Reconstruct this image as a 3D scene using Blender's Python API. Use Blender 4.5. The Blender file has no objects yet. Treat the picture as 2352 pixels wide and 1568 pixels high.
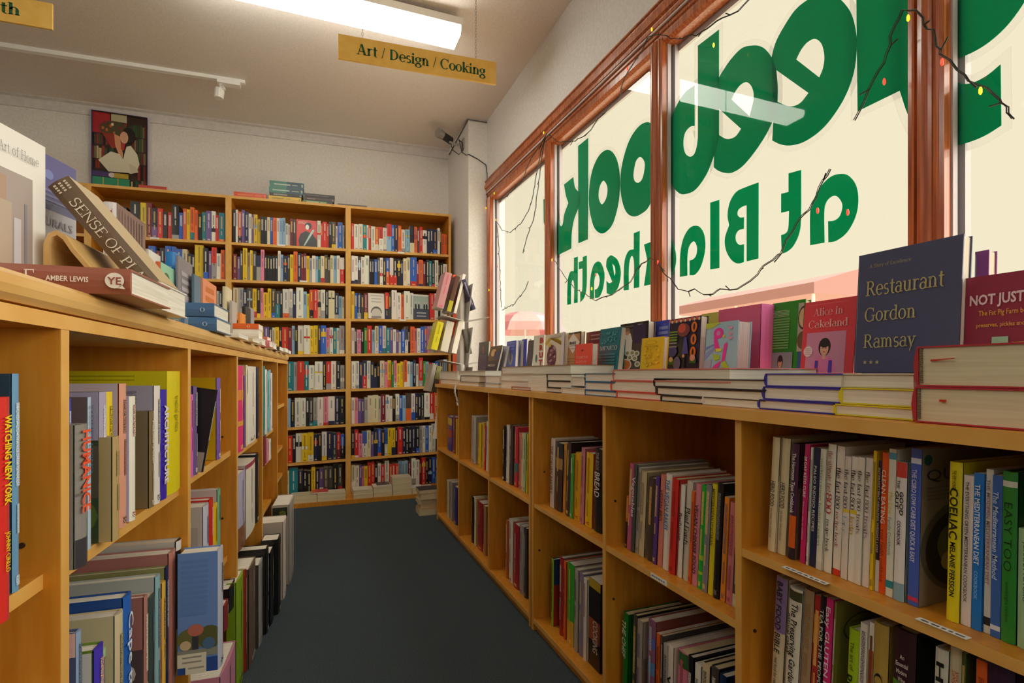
import bpy, bmesh, math, random
from mathutils import Matrix, Vector

# ------------------------------------------------------------------ camera, sky, lights, exposure
SC = bpy.context.scene
COL = SC.collection
H = 1.10                                   # eye height above the carpet
YAW = math.radians(21.06)                  # the camera looks a little towards the window wall
F = 1200.0                                 # focal length in pixels of the 2352 x 1568 frame
HOR = 857.0                                # horizon row of the photograph
cam_d = bpy.data.cameras.new('camera')
cam_d.sensor_width = 36.0
cam_d.lens = 36.0 * F / 2352.0
cam_d.shift_y = (HOR - 784.0) / 2352.0
cam_d.clip_start = 0.02
cam = bpy.data.objects.new('camera', cam_d)
COL.objects.link(cam)
cam.location = (0, 0, H)
cam.rotation_euler = (math.pi / 2, 0, -YAW)
SC.camera = cam

SC.view_settings.view_transform = 'Standard'
SC.view_settings.look = 'None'
SC.view_settings.exposure = 0.0
SC.view_settings.gamma = 1.0
SC.view_settings.use_curve_mapping = False
SC.cycles.use_denoising = True
SC.cycles.max_bounces = 8
SC.cycles.diffuse_bounces = 5
SC.cycles.sample_clamp_indirect = 4.0
SC.cycles.caustics_reflective = False
SC.cycles.caustics_refractive = False

SKY = (0.935, 0.85, 0.61)                # hazy bright sky in display units
world = bpy.data.worlds.new('hazy_sky')
SC.world = world
world.use_nodes = True
world.node_tree.nodes['Background'].inputs[0].default_value = (*SKY, 1)
world.node_tree.nodes['Background'].inputs[1].default_value = 1.0

# the hazy sun over the street: so diffuse that it throws no hard patch, only a soft wash through the shop window
sun_d = bpy.data.lights.new('hazy_sun', 'SUN')
sun_d.energy = 8.5
sun_d.angle = math.radians(110)
sun_d.color = (1.0, 0.95, 0.84)
sun = bpy.data.objects.new('hazy_sun', sun_d)
COL.objects.link(sun)
sun.rotation_euler = Vector((-0.80, 0.12, -0.60)).to_track_quat('-Z', 'Y').to_euler()

TUBE = (18.0, 17.4, 15.4)                     # glow of the fluorescent battens (the lamps themselves are built further down)

# ------------------------------------------------------------------ pixel -> place helpers
CS, SN = math.cos(YAW), math.sin(YAW)
LA = math.radians(3.45)                    # the shelving left of the aisle stands a little askew
AX = Vector((math.sin(LA), math.cos(LA), 0))
NX = Vector((math.cos(LA), -math.sin(LA), 0))

def ray(px, py):
    s, e = (px - 1176.0) / F, (HOR - py) / F
    return Vector((s * CS + SN, -s * SN + CS, e))
def _at(d, t): return Vector((d.x * t, d.y * t, H + d.z * t))
def at_x(px, py, X):
    d = ray(px, py); return _at(d, X / d.x)
def at_y(px, py, Y):
    d = ray(px, py); return _at(d, Y / d.y)
def at_z(px, py, Z):
    d = ray(px, py); return _at(d, (Z - H) / d.z)
def at_n(px, py, n):
    d = ray(px, py); return _at(d, n / d.dot(NX))
def na(p): return p.dot(NX), p.dot(AX)
def left_pt(n, a, z): return NX * n + AX * a + Vector((0, 0, z))

def lin(v):
    v /= 255.0
    return v / 12.92 if v <= 0.04045 else ((v + 0.055) / 1.055) ** 2.4
def hexc(h):
    h = h.lstrip('#')
    return tuple(lin(int(h[i:i + 2], 16)) for i in (0, 2, 4))

PAL = dict(w='e4dfd2', c='dccfa9', k='1c1b20', n='232a4c', b='2f62c4', l='8fb5d0', t='23808a', g='2c8a3e',
           y='e8c21e', o='e4672a', r='d33128', p='e0849a', v='6d5590', s='a3a09c', d='4a4440', m='7d2434',
           x='b98d52', G='7cc23a', P='dd3a86', S='d98470', B='1f86d8', L='c9b8dc', T='6fbcb6', O='8a8440', N='16305c',
           R='b5342c', Y='d8cc1c', W='f1eee6', K='0e0e12', D='6b5646', E='a4c99a')
WORD = dict(w='white', c='cream', k='black', n='navy', b='blue', l='pale blue', t='teal', g='green', y='yellow', o='orange',
            r='red', p='pink', v='purple', s='grey', d='dark brown', m='maroon', x='tan', G='lime green', P='hot pink',
            S='salmon', B='bright blue', L='lilac', T='mint', O='olive', N='dark blue', R='brick red', Y='acid yellow',
            W='bright white', K='jet black', D='brown', E='pale green')
def rgb(c):
    if isinstance(c, (tuple, list)): return tuple(c)[:3]
    return hexc(PAL.get(c, c))

ORD = ('zeroth first second third fourth fifth sixth seventh eighth ninth tenth eleventh twelfth thirteenth fourteenth fifteenth '
       'sixteenth seventeenth eighteenth nineteenth twentieth twenty-first twenty-second twenty-third twenty-fourth twenty-fifth '
       'twenty-sixth twenty-seventh twenty-eighth twenty-ninth thirtieth thirty-first thirty-second thirty-third thirty-fourth '
       'thirty-fifth thirty-sixth thirty-seventh thirty-eighth').split()

# ------------------------------------------------------------------ materials
MATS = {}
def mat(name, color=(0.8, 0.8, 0.8), rough=0.5, spec=0.5, metal=0.0, emit=None, strength=0.0):
    if name in MATS: return MATS[name]
    m = bpy.data.materials.new(name)
    m.use_nodes = True
    b = m.node_tree.nodes['Principled BSDF']
    b.inputs['Base Color'].default_value = (*rgb(color), 1)
    b.inputs['Roughness'].default_value = rough
    b.inputs['Specular IOR Level'].default_value = spec
    b.inputs['Metallic'].default_value = metal
    if emit is not None:
        b.inputs['Emission Color'].default_value = (*rgb(emit), 1)
        b.inputs['Emission Strength'].default_value = strength
    MATS[name] = m
    return m
def bsdf(m): return m.node_tree.nodes['Principled BSDF']
def node(m, t, **kw):
    n = m.node_tree.nodes.new(t)
    for k, v in kw.items(): setattr(n, k, v)
    return n
def link(m, a, b): m.node_tree.links.new(a, b)
def ramp(m, stops):
    r = node(m, 'ShaderNodeValToRGB')
    el = r.color_ramp.elements
    while len(el) < len(stops): el.new(0.5)
    for e, (p, c) in zip(el, stops):
        e.position = p
        e.color = (*c, 1) if len(c) == 3 else c
    return r

def noise_mat(name, c0, c1, scale, rough=0.8, bump=0.0, spec=0.3, coords='Object', stretch=(1, 1, 1), detail=4, p=(0.35, 0.65)):
    if name in MATS: return MATS[name]
    m = mat(name, c0, rough, spec)
    tc = node(m, 'ShaderNodeTexCoord')
    mp = node(m, 'ShaderNodeMapping')
    mp.inputs['Scale'].default_value = stretch
    nz = node(m, 'ShaderNodeTexNoise')
    nz.inputs['Scale'].default_value = scale
    nz.inputs['Detail'].default_value = detail
    r = ramp(m, [(p[0], rgb(c0)), (p[1], rgb(c1))])
    link(m, tc.outputs[coords], mp.inputs['Vector'])
    link(m, mp.outputs[0], nz.inputs['Vector'])
    link(m, nz.outputs['Fac'], r.inputs[0])
    link(m, r.outputs[0], bsdf(m).inputs['Base Color'])
    if bump:
        bp = node(m, 'ShaderNodeBump')
        bp.inputs['Strength'].default_value = bump
        bp.inputs['Distance'].default_value = 0.004
        link(m, nz.outputs['Fac'], bp.inputs['Height'])
        link(m, bp.outputs[0], bsdf(m).inputs['Normal'])
    return m

M_WALL = noise_mat('painted_brick_wall', hexc('dcdad6'), hexc('e6e4e0'), 60, 0.85, 0.5)
M_CEIL = noise_mat('painted_ceiling', hexc('e2dad4'), hexc('ebe3dd'), 90, 0.9, 0.2)
M_TRIM = noise_mat('painted_cornice', hexc('d0cccb'), hexc('dad6d6'), 30, 0.7, 0.05)
M_CARPET = noise_mat('grey_carpet', hexc('384145'), hexc('505c62'), 260, 0.95, 0.9, 0.1, detail=6)
M_WOOD = noise_mat('honey_beech_veneer', hexc('c98222'), hexc('d69434'), 9, 0.36, 0.0, 0.4, stretch=(6, 6, 0.7), detail=5)
M_EDGE = noise_mat('pale_edge_banding', hexc('d8a24e'), hexc('e0ae5e'), 14, 0.45, 0.0, 0.4)
M_BACK = noise_mat('chipboard_back_panel', hexc('ab6a1c'), hexc('ba7a28'), 16, 0.6, 0.0, 0.3, detail=6)
M_FRAME = noise_mat('varnished_red_timber', hexc('96492a'), hexc('c4703f'), 7, 0.22, 0.0, 0.6, stretch=(14, 14, 0.6), detail=5)
M_GREY = mat('grey_outer_frame', hexc('c8c2c6'), 0.6)
M_PAGE = noise_mat('page_edges', hexc('d8d2c2'), hexc('eae5d8'), 240, 0.85, 0.0, 0.1, stretch=(1, 0.02, 0.02), detail=2)
M_PAGEC = noise_mat('cream_page_edges', hexc('d3c49c'), hexc('e0d3b0'), 240, 0.85, 0.0, 0.1, stretch=(1, 0.02, 0.02), detail=2)
M_WHITE = mat('white_enamel', hexc('f0efec'), 0.35)
M_METAL = mat('grey_steel', hexc('a09c97'), 0.4, metal=0.2)
M_WIRE = mat('dark_green_flex', hexc('24281f'), 0.5)
M_BLACK = mat('black_plastic', hexc('1b1b1d'), 0.4)
M_SIGN = noise_mat('yellow_sign_board', hexc('efbd5a'), hexc('f4c96c'), 20, 0.5)
M_GREEN = mat('dark_green_lettering', hexc('0d5a3c'), 0.5)
M_CARD = mat('white_card', hexc('e8e6e0'), 0.6)
M_PLY = noise_mat('bent_plywood', hexc('d2a968'), hexc('deb97c'), 12, 0.45, stretch=(1, 8, 1))

def book_material():
    m = mat('printed_cover', (0.5, 0.5, 0.5), 0.33, 0.45)
    a = node(m, 'ShaderNodeVertexColor', layer_name='Col')
    i = node(m, 'ShaderNodeVertexColor', layer_name='Ink')
    uv = node(m, 'ShaderNodeUVMap', uv_map='UVMap')
    n1 = node(m, 'ShaderNodeTexNoise'); n1.inputs['Scale'].default_value = 2.2; n1.inputs['Detail'].default_value = 1.0
    mp = node(m, 'ShaderNodeMapping'); mp.inputs['Scale'].default_value = (2.6, 3.1, 1)
    link(m, uv.outputs[0], mp.inputs['Vector']); link(m, mp.outputs[0], n1.inputs['Vector'])
    gt = node(m, 'ShaderNodeMath', operation='GREATER_THAN'); gt.inputs[1].default_value = 0.49
    link(m, n1.outputs['Fac'], gt.inputs[0])
    mx = node(m, 'ShaderNodeMix', data_type='RGBA')
    link(m, gt.outputs[0], mx.inputs[0])
    link(m, a.outputs['Color'], mx.inputs[6]); link(m, i.outputs['Color'], mx.inputs[7])
    link(m, mx.outputs[2], bsdf(m).inputs['Base Color'])
    return m
M_BOOK = book_material()
INKS = {}
def ink(c):
    c = rgb(c)
    k = tuple(round(x, 3) for x in c)
    if k not in INKS:
        INKS[k] = mat('printing_ink_%d' % len(INKS), c, 0.4, 0.4)
    return INKS[k]

# ------------------------------------------------------------------ mesh builders
class MB:
    """collects faces with colours; build() links ONE mesh object"""
    def __init__(self):
        self.v, self.f, self.c, self.k, self.uv, self.m = [], [], [], [], [], []
    def face(self, pts, col=None, inkc=None, uv=None, mi=0):
        b = len(self.v)
        self.v += [tuple(p) for p in pts]
        self.f.append(tuple(range(b, b + len(pts))))
        self.c.append(col); self.k.append(inkc if inkc is not None else col)
        self.uv.append(uv or [(0, 0)] * len(pts)); self.m.append(mi)
    def poly(self, pts, faces, col=None, mi=0):
        b = len(self.v)
        self.v += [tuple(p) for p in pts]
        for f in faces:
            self.f.append(tuple(b + i for i in f)); self.c.append(col); self.k.append(col)
            self.uv.append([(0, 0)] * len(f)); self.m.append(mi)
    def box(self, a, b, col=None, mi=0):
        (x0, y0, z0), (x1, y1, z1) = a, b
        self.poly([(x0, y0, z0), (x1, y0, z0), (x1, y1, z0), (x0, y1, z0), (x0, y0, z1), (x1, y0, z1), (x1, y1, z1), (x0, y1, z1)],
                  [(0, 3, 2, 1), (4, 5, 6, 7), (0, 1, 5, 4), (1, 2, 6, 5), (2, 3, 7, 6), (3, 0, 4, 7)], col, mi)
    def hexa(self, P, col=None, mi=0):
        self.poly(P, [(0, 3, 2, 1), (4, 5, 6, 7), (0, 1, 5, 4), (1, 2, 6, 5), (2, 3, 7, 6), (3, 0, 4, 7)], col, mi)
    def tube(self, pts, r, n=6, col=None, mi=0):
        pts = [Vector(p) for p in pts]
        rings = []
        for i, p in enumerate(pts):
            t = (pts[min(i + 1, len(pts) - 1)] - pts[max(i - 1, 0)])
            if t.length < 1e-9: t = Vector((0, 0, 1))
            t.normalize()
            u = t.cross(Vector((0, 0, 1)) if abs(t.z) < 0.9 else Vector((1, 0, 0))).normalized()
            w = t.cross(u)
            rr = r[i] if isinstance(r, (list, tuple)) else r
            rings.append([p + (u * math.cos(2 * math.pi * k / n) + w * math.sin(2 * math.pi * k / n)) * rr for k in range(n)])
        V = [q for ring in rings for q in ring]
        Fc = [(i * n + k, i * n + (k + 1) % n, (i + 1) * n + (k + 1) % n, (i + 1) * n + k) for i in range(len(rings) - 1) for k in range(n)]
        Fc += [tuple(range(n - 1, -1, -1)), tuple(range((len(rings) - 1) * n, len(rings) * n))]
        self.poly(V, Fc, col, mi)
    def prism(self, prof, fn, s0, s1, col=None, mi=0):
        """profile points (a,b) swept from s0 to s1; fn(a,b,s) -> point"""
        n = len(prof)
        V = [fn(a, b, s0) for a, b in prof] + [fn(a, b, s1) for a, b in prof]
        Fc = [(i, (i + 1) % n, n + (i + 1) % n, n + i) for i in range(n)] + [tuple(range(n - 1, -1, -1)), tuple(range(n, 2 * n))]
        self.poly(V, Fc, col, mi)
    def build(self, name, mats, parent=None, mw=None, smooth=False, recalc=True):
        me = bpy.data.meshes.new(name)
        me.from_pydata(self.v, [], self.f)
        for m in (mats if isinstance(mats, (list, tuple)) else [mats]): me.materials.append(m)
        me.polygons.foreach_set('material_index', self.m)
        if any(c is not None for c in self.c):
            a = me.color_attributes.new('Col', 'FLOAT_COLOR', 'CORNER')
            b = me.color_attributes.new('Ink', 'FLOAT_COLOR', 'CORNER')
            uvl = me.uv_layers.new(name='UVMap')
            ca, cb, cu = [], [], []
            for f, c, k, u in zip(self.f, self.c, self.k, self.uv):
                c = rgb(c or (0.5, 0.5, 0.5)); k = rgb(k or c)
                for q in u:
                    ca += [*c, 1.0]; cb += [*k, 1.0]; cu += [q[0], q[1]]
            a.data.foreach_set('color', ca); b.data.foreach_set('color', cb); uvl.data.foreach_set('uv', cu)
        if recalc:
            bm = bmesh.new(); bm.from_mesh(me)
            bmesh.ops.recalc_face_normals(bm, faces=bm.faces)
            bm.to_mesh(me); bm.free()
        if smooth: me.polygons.foreach_set('use_smooth', [True] * len(me.polygons))
        o = bpy.data.objects.new(name, me)
        COL.objects.link(o)
        if parent is not None: o.parent = parent
        if mw is not None: o.matrix_world = mw
        return o

def tag(o, label=None, cat=None, group=None, kind=None):
    if label: o['label'] = label
    if cat: o['category'] = cat
    if group: o['group'] = group
    if kind: o['kind'] = kind
    return o
def empty(name, loc=(0, 0, 0), rz=0.0):
    o = bpy.data.objects.new(name, None)
    o.empty_display_size = 0.05
    COL.objects.link(o)
    o.location = loc
    o.rotation_euler = (0, 0, rz)
    return o
def box_obj(name, a, b, m, parent=None):
    mb = MB(); mb.box(a, b); return mb.build(name, m, parent)
def frame_mat(origin, X, Y, Z):
    return Matrix(((X[0], Y[0], Z[0], origin[0]), (X[1], Y[1], Z[1], origin[1]), (X[2], Y[2], Z[2], origin[2]), (0, 0, 0, 1)))

# ------------------------------------------------------------------ lettering: a built-up serif face and the plain sans face
def _arc(cx, cy, rx, ry, a0, a1, T, t, out, n=18):
    n = max(4, int(n * abs(a1 - a0) / 360) + 2)
    A = [math.radians(a0 + (a1 - a0) * i / n) for i in range(n + 1)]
    L = []
    for a in A:
        w = t + (T - t) * abs(math.cos(a)) ** 1.4
        ca, sa = math.cos(a), math.sin(a)
        L.append(((cx + (rx + w / 2) * ca, cy + (ry + t / 2) * sa), (cx + (rx - w / 2) * ca, cy + (ry - t / 2) * sa)))
    for (p, q), (r, s) in zip(L, L[1:]): out.append([p, r, s, q])
def _ln(x0, y0, x1, y1, w, out):
    # a stroke of horizontal width w (verticals and diagonals) or a bar when y0 == y1
    if abs(y0 - y1) < 1e-6: out.append([(x0, y0 - w / 2), (x1, y0 - w / 2), (x1, y0 + w / 2), (x0, y0 + w / 2)])
    else: out.append([(x0 - w / 2, y0), (x0 + w / 2, y0), (x1 + w / 2, y1), (x1 - w / 2, y1)])
def serif_glyph(ch, T=0.13, t=0.045):
    o = []
    X, C = 0.47, 0.68
    s = 0.045
    def sf(x, y, w=0.24): o.append([(x - w / 2, y), (x + w / 2, y), (x + w / 2, y + s), (x - w / 2, y + s)])
    V = lambda x, y0, y1, w=T: _ln(x, y0, x, y1, w, o)
    A = lambda *a: _arc(*a, T, t, o)
    W = 0.5
    if ch == ' ': return [], 0.28
    if ch == '/': _ln(0.04, -0.02, 0.24, 0.7, 0.05, o); W = 0.28
    elif ch == 'A': _ln(0.34, C, 0.58, 0, T * 1.05, o); _ln(0.33, C, 0.11, 0, t, o); _ln(0.17, 0.22, 0.5, 0.22, t, o); sf(0.11, 0, .22); sf(0.58, 0, .26); W = 0.7
    elif ch == 'C': A(0.36, 0.34, 0.29, 0.34, 45, 315); _ln(0.6, 0.46, 0.6, 0.68, t, o); W = 0.68
    elif ch == 'D': V(0.15, 0, C); A(0.24, 0.34, 0.34, 0.318, -90, 90); _ln(.05, C - t / 2, .26, C - t / 2, t, o); _ln(.05, t / 2, .26, t / 2, t, o); W = 0.72
    elif ch == 'E': V(0.15, 0, C); [_ln(.05, y, x, y, t, o) for y, x in ((t / 2, .56), (.36, .42), (C - t / 2, .54))]; _ln(.55, 0, .56, .17, t, o); _ln(.53, C, .53, .53, t, o); W = 0.62
    elif ch == 'F': V(0.15, 0, C); [_ln(.05, y, x, y, t, o) for y, x in ((.34, .42), (C - t / 2, .54))]; sf(.15, 0, .28); _ln(.53, C, .53, .53, t, o); W = 0.58
    elif ch == 'G': A(0.36, 0.34, 0.29, 0.34, 45, 330); V(0.6, 0.03, 0.3, T * .8); sf(.6, .27, .22); _ln(0.6, 0.48, 0.6, 0.68, t, o); W = 0.74
    elif ch == 'H': V(.15, 0, C); V(.57, 0, C); _ln(.15, .35, .57, .35, t, o); [sf(x, y) for x in (.15, .57) for y in (0, C - s)]; W = .73
    elif ch == 'I': V(.15, 0, C); sf(.15, 0); sf(.15, C - s); W = .3
    elif ch == 'L': V(.15, 0, C); sf(.15, C - s); _ln(.05, t / 2, .53, t / 2, t, o); _ln(.53, 0, .54, .18, t, o); W = .58
    elif ch == 'M': V(.1, 0, C, t); V(.72, 0, C); _ln(.12, C, .4, 0, T, o); _ln(.42, 0, .7, C, t, o); sf(.1, 0, .2); sf(.72, 0); sf(.08, C - s, .16); sf(.74, C - s, .2); W = .86
    elif ch == 'N': V(.1, 0, C, t); V(.6, 0, C, t); _ln(.12, C, .6, 0, T, o); sf(.1, 0, .2); sf(.6, C - s, .2); sf(.08, C - s, .16); W = .7
    elif ch == 'O': A(.37, .34, .3, .34, 0, 360); W = .74
    elif ch == 'P': V(.15, 0, C); A(.26, .5, .24, .165, -90, 90); _ln(.05, C - t / 2, .27, C - t / 2, t, o); _ln(.15, .33, .27, .33, t, o); sf(.15, 0, .28); W = .57
    elif ch == 'R': V(.15, 0, C); A(.26, .5, .23, .165, -90, 90); _ln(.05, C - t / 2, .27, C - t / 2, t, o); _ln(.15, .33, .27, .33, t, o); sf(.15, 0, .28); _ln(.34, .33, .58, 0, T, o); sf(.6, 0, .16); W = .68
    elif ch == 'S': _arc(.29, .505, .19, .165, 40, 265, T * .8, t * 1.4, o); _arc(.29, .175, .21, .165, 85, -140, T * .8, t * 1.4, o); _ln(.46, .5, .46, .68, t, o); _ln(.09, 0, .09, .18, t, o); W = .57
    elif ch == 'T': V(.32, 0, C); _ln(.03, C - t / 2, .61, C - t / 2, t, o); sf(.32, 0, .28); _ln(.04, C, .04, .52, t, o); _ln(.6, C, .6, .52, t, o); W = .64
    elif ch == 'X': _ln(.1, C, .54, 0, T, o); _ln(.52, C, .1, 0, t, o); [sf(x, y, .2) for x in (.1, .54) for y in (0, C - s)]; W = .64
    elif ch == 'a': V(.37, 0, .36); A(.23, .33, .14, .135, 0, 160); A(.22, .14, .15, .14, 0, 360); sf(.42, 0, .14); W = .48
    elif ch == 'c': A(.24, .235, .19, .235, 50, 318); W = .44
    elif ch == 'd': V(.4, 0, .7); A(.24, .235, .18, .235, 0, 360); sf(.35, .7 - s, .16); sf(.45, 0, .14); W = .53
    elif ch == 'e': A(.24, .235, .19, .235, 0, 320); _ln(.06, .25, .43, .25, t, o); W = .47
    elif ch == 'f': V(.16, 0, .55); A(.28, .54, .12, .15, 40, 180); _ln(.03, X - t / 2, .34, X - t / 2, t, o); sf(.16, 0); W = .34
    elif ch == 'g': A(.23, .31, .16, .15, 0, 360); A(.24, -.08, .19, .12, 0, 360); _ln(.12, .07, .36, .05, t * 1.6, o) if 0 else o.append([(.1, .03), (.4, .03), (.4, .1), (.1, .12)]); _ln(.36, .43, .48, .43, t, o); W = .5
    elif ch == 'h': V(.14, 0, .7); A(.28, .28, .14, .175, 0, 175); V(.42, 0, .29); sf(.1, .7 - s, .16); sf(.14, 0, .22); sf(.42, 0, .22); W = .56
    elif ch == 'i': V(.14, 0, X); sf(.1, X - s, .16); sf(.14, 0); _arc(.14, .62, .035, .04, 0, 360, .08, .08, o); W = .28
    elif ch == 'k': V(.14, 0, .7); _ln(.16, .2, .42, X, t * 1.3, o); _ln(.26, .28, .46, 0, T, o); sf(.1, .7 - s, .16); sf(.14, 0, .22); sf(.44, X - s, .2); sf(.48, 0, .16); W = .55
    elif ch == 'l': V(.14, 0, .7); sf(.1, .7 - s, .16); sf(.14, 0); W = .28
    elif ch == 'm': V(.14, 0, X); A(.26, .28, .12, .175, 0, 175); V(.39, 0, .29); A(.52, .28, .13, .175, 0, 175); V(.66, 0, .29); sf(.1, X - s, .16); [sf(x, 0, .2) for x in (.14, .39, .66)]; W = .8
    elif ch == 'n': V(.14, 0, X); A(.28, .28, .14, .175, 0, 175); V(.42, 0, .29); sf(.1, X - s, .16); sf(.14, 0, .22); sf(.42, 0, .22); W = .56
    elif ch == 'o': A(.25, .235, .19, .235, 0, 360); W = .5
    elif ch == 'r': V(.14, 0, X); A(.3, .3, .14, .15, 55, 170); sf(.1, X - s, .16); sf(.14, 0); W = .4
    elif ch == 's': _arc(.2, .345, .12, .11, 40, 265, T * .7, t * 1.4, o); _arc(.2, .12, .135, .115, 85, -140, T * .7, t * 1.4, o); W = .39
    elif ch == 't': V(.17, .08, .62); A(.26, .1, .09, .1, 180, 300); _ln(.03, X - t / 2, .33, X - t / 2, t, o); W = .34
    elif ch == 'u': V(.13, .16, X); A(.27, .18, .14, .17, 180, 355); V(.42, 0, X); sf(.1, X - s, .16); sf(.39, X - s, .14); sf(.47, 0, .12); W = .56
    elif ch == 'y': _ln(.1, X, .26, 0, T, o); _ln(.43, X, .16, -.21, t * 1.2, o); sf(.1, X - s, .2); sf(.42, X - s, .18); W = .5
    elif ch == '8': A(.25, .52, .17, .15, 0, 360); A(.25, .18, .21, .17, 0, 360); W = .52
    elif ch == '0': A(.25, .34, .2, .33, 0, 360); W = .52
    elif ch == 'b': V(.13, 0, .7); A(.29, .235, .18, .235, 0, 360); sf(.09, .7 - s, .16); W = .53
    elif ch == 'p': V(.13, -.2, X); A(.29, .235, .18, .235, 0, 360); sf(.09, X - s, .16); sf(.13, -.2, .22); W = .53
    elif ch == 'q': V(.4, -.2, X); A(.24, .235, .18, .235, 0, 360); sf(.4, -.2, .22); W = .53
    elif ch == 'v': _ln(.1, X, .26, 0, T, o); _ln(.42, X, .26, 0, t * 1.2, o); sf(.1, X - s, .2); sf(.42, X - s, .18); W = .5
    elif ch == 'w': _ln(.1, X, .24, 0, T, o); _ln(.36, X, .24, 0, t * 1.2, o); _ln(.36, X, .5, 0, T, o); _ln(.64, X, .5, 0, t * 1.2, o); sf(.1, X - s, .2); sf(.64, X - s, .18); W = .72
    elif ch == 'x': _ln(.1, X, .4, 0, T, o); _ln(.4, X, .1, 0, t * 1.2, o); [sf(x, y, .18) for x in (.1, .4) for y in (0, X - s)]; W = .5
    elif ch == 'B': V(.15, 0, C); A(.26, .51, .2, .15, -90, 90); A(.27, .18, .24, .165, -90, 90); _ln(.05, C - t / 2, .27, C - t / 2, t, o); _ln(.05, t / 2, .28, t / 2, t, o); _ln(.15, .35, .28, .35, t, o); W = .62
    elif ch == 'U': V(.15, .24, C); A(.36, .24, .21, .22, 180, 360); V(.57, .24, C, t); sf(.15, C - s); sf(.57, C - s, .2); W = .7
    else: return None, 0.5
    return o, W
def serif_polys(txt, T=0.13, t=0.045, track=0.0):
    x, out = 0.0, []
    for ch in txt:
        g, w = serif_glyph(ch, T, t)
        for p in g or []: out.append([(a + x, b) for a, b in p])
        x += w + track
    return out, x
_sans = {}
def sans_polys(txt, bold=0.0, shear=0.0):
    k = (txt, bold, shear)
    if k in _sans: return _sans[k]
    cu = bpy.data.curves.new('lettering', 'FONT')
    cu.body = txt; cu.offset = bold; cu.shear = shear; cu.resolution_u = 2
    ob = bpy.data.objects.new('lettering', cu)
    COL.objects.link(ob)
    dg = bpy.context.evaluated_depsgraph_get(); dg.update()
    me = bpy.data.meshes.new_from_object(ob.evaluated_get(dg))
    P = [[(me.vertices[i].co.x, me.vertices[i].co.y) for i in p.vertices] for p in me.polygons]
    bpy.data.objects.remove(ob); bpy.data.curves.remove(cu); bpy.data.meshes.remove(me)
    xs = [q[0] for p in P for q in p] or [0, 1]
    x0 = min(xs)
    P = [[(a - x0, b) for a, b in p] for p in P]
    _sans[k] = (P, max(xs) - x0)
    return _sans[k]
def text_on(parent, name, txt, org, xd, yd, W, Hc, col, font='sans', bold=0.012, shear=0.0, T=0.13, t=0.045, track=0.0, lift=0.0006, nrm=None, label=None):
    """flat lettering of cap height Hc starting at org, running W along xd"""
    P, w = serif_polys(txt, T, t, track) if font == 'serif' else sans_polys(txt, bold, shear)
    if not P: return None
    org, xd, yd = Vector(org), Vector(xd), Vector(yd)
    n = Vector(nrm) if nrm is not None else xd.cross(yd)
    sx, sy = W / w, Hc / 0.69
    mb = MB()
    for p in P: mb.face([org + xd * (a * sx) + yd * (b * sy) + n * lift for a, b in p])
    o = mb.build(name, ink(col), parent, recalc=False)
    if label: o['label'] = label
    return o
# ================================================================== THE ROOM
WX = 1.453                                  # inside face of the window wall
GX = 1.50                                   # glass
BY = 5.10                                   # back wall
def zc(x): return 3.285 + 0.027 * x         # ceiling tilted to match the cornice slope in the image

mb = MB(); mb.box((-5, -4.5, -0.12), (WX + 0.12, BY + 0.1, 0))
tag(mb.build('floor', M_CARPET), kind='structure')
mb = MB(); mb.hexa([(-5, -4.5, zc(-5)), (1.6, -4.5, zc(1.6)), (1.6, BY + .1, zc(1.6)), (-5, BY + .1, zc(-5)),
                    (-5, -4.5, zc(-5) + .1), (1.6, -4.5, zc(1.6) + .1), (1.6, BY + .1, zc(1.6) + .1), (-5, BY + .1, zc(-5) + .1)])
tag(mb.build('ceiling', M_CEIL), kind='structure')
mb = MB(); mb.box((-5, BY, 0), (1.6, BY + 0.1, 3.45))
tag(mb.build('wall_back', M_WALL), kind='structure')
mb = MB(); mb.box((-5.1, -4.5, 0), (-5, BY, 3.4))
tag(mb.build('wall_left', M_WALL), kind='structure')
mb = MB(); mb.box((-5, -4.6, 0), (-1.6, -4.5, 3.4)); mb.box((-1.6, -4.6, 2.5), (WX + .13, -4.5, 3.45)); mb.box((.4, -4.6, 0), (WX + .13, -4.5, 2.5))
tag(mb.build('wall_front', M_WALL), kind='structure')
# square pier in the corner beside the window
mb = MB(); mb.box((1.282, 4.385, 0), (1.62, BY, 3.45))
tag(mb.build('pillar', M_WALL), kind='structure')
# window wall: dado below the sill, lintel above the head
mb = MB()
mb.box((WX, -4.5, 0), (WX + 0.13, 4.385, 0.98)); mb.box((WX, -4.5, 2.755), (WX + 0.13, 4.385, 3.45)); mb.box((WX, -4.5, .98), (WX + .13, -2.6, 2.755))
tag(mb.build('wall_right', M_WALL), kind='structure')
# cornice along the back wall: a flat board with a small cove
def cor(a, b, s): return (s, BY - a, zc(s) - b)
mb = MB(); mb.prism([(0, 0), (0, .085), (.012, .085), (.016, .05), (.03, .02), (.055, .012), (.055, 0)], cor, -5, 1.282)
tag(mb.build('trim_1', M_TRIM), kind='structure')
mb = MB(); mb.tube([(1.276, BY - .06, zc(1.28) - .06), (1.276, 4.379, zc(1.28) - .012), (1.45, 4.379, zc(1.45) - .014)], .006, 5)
tag(mb.build('trim_2', mat('shadow_bead', hexc('6e6862'), .8)), kind='structure')

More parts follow.
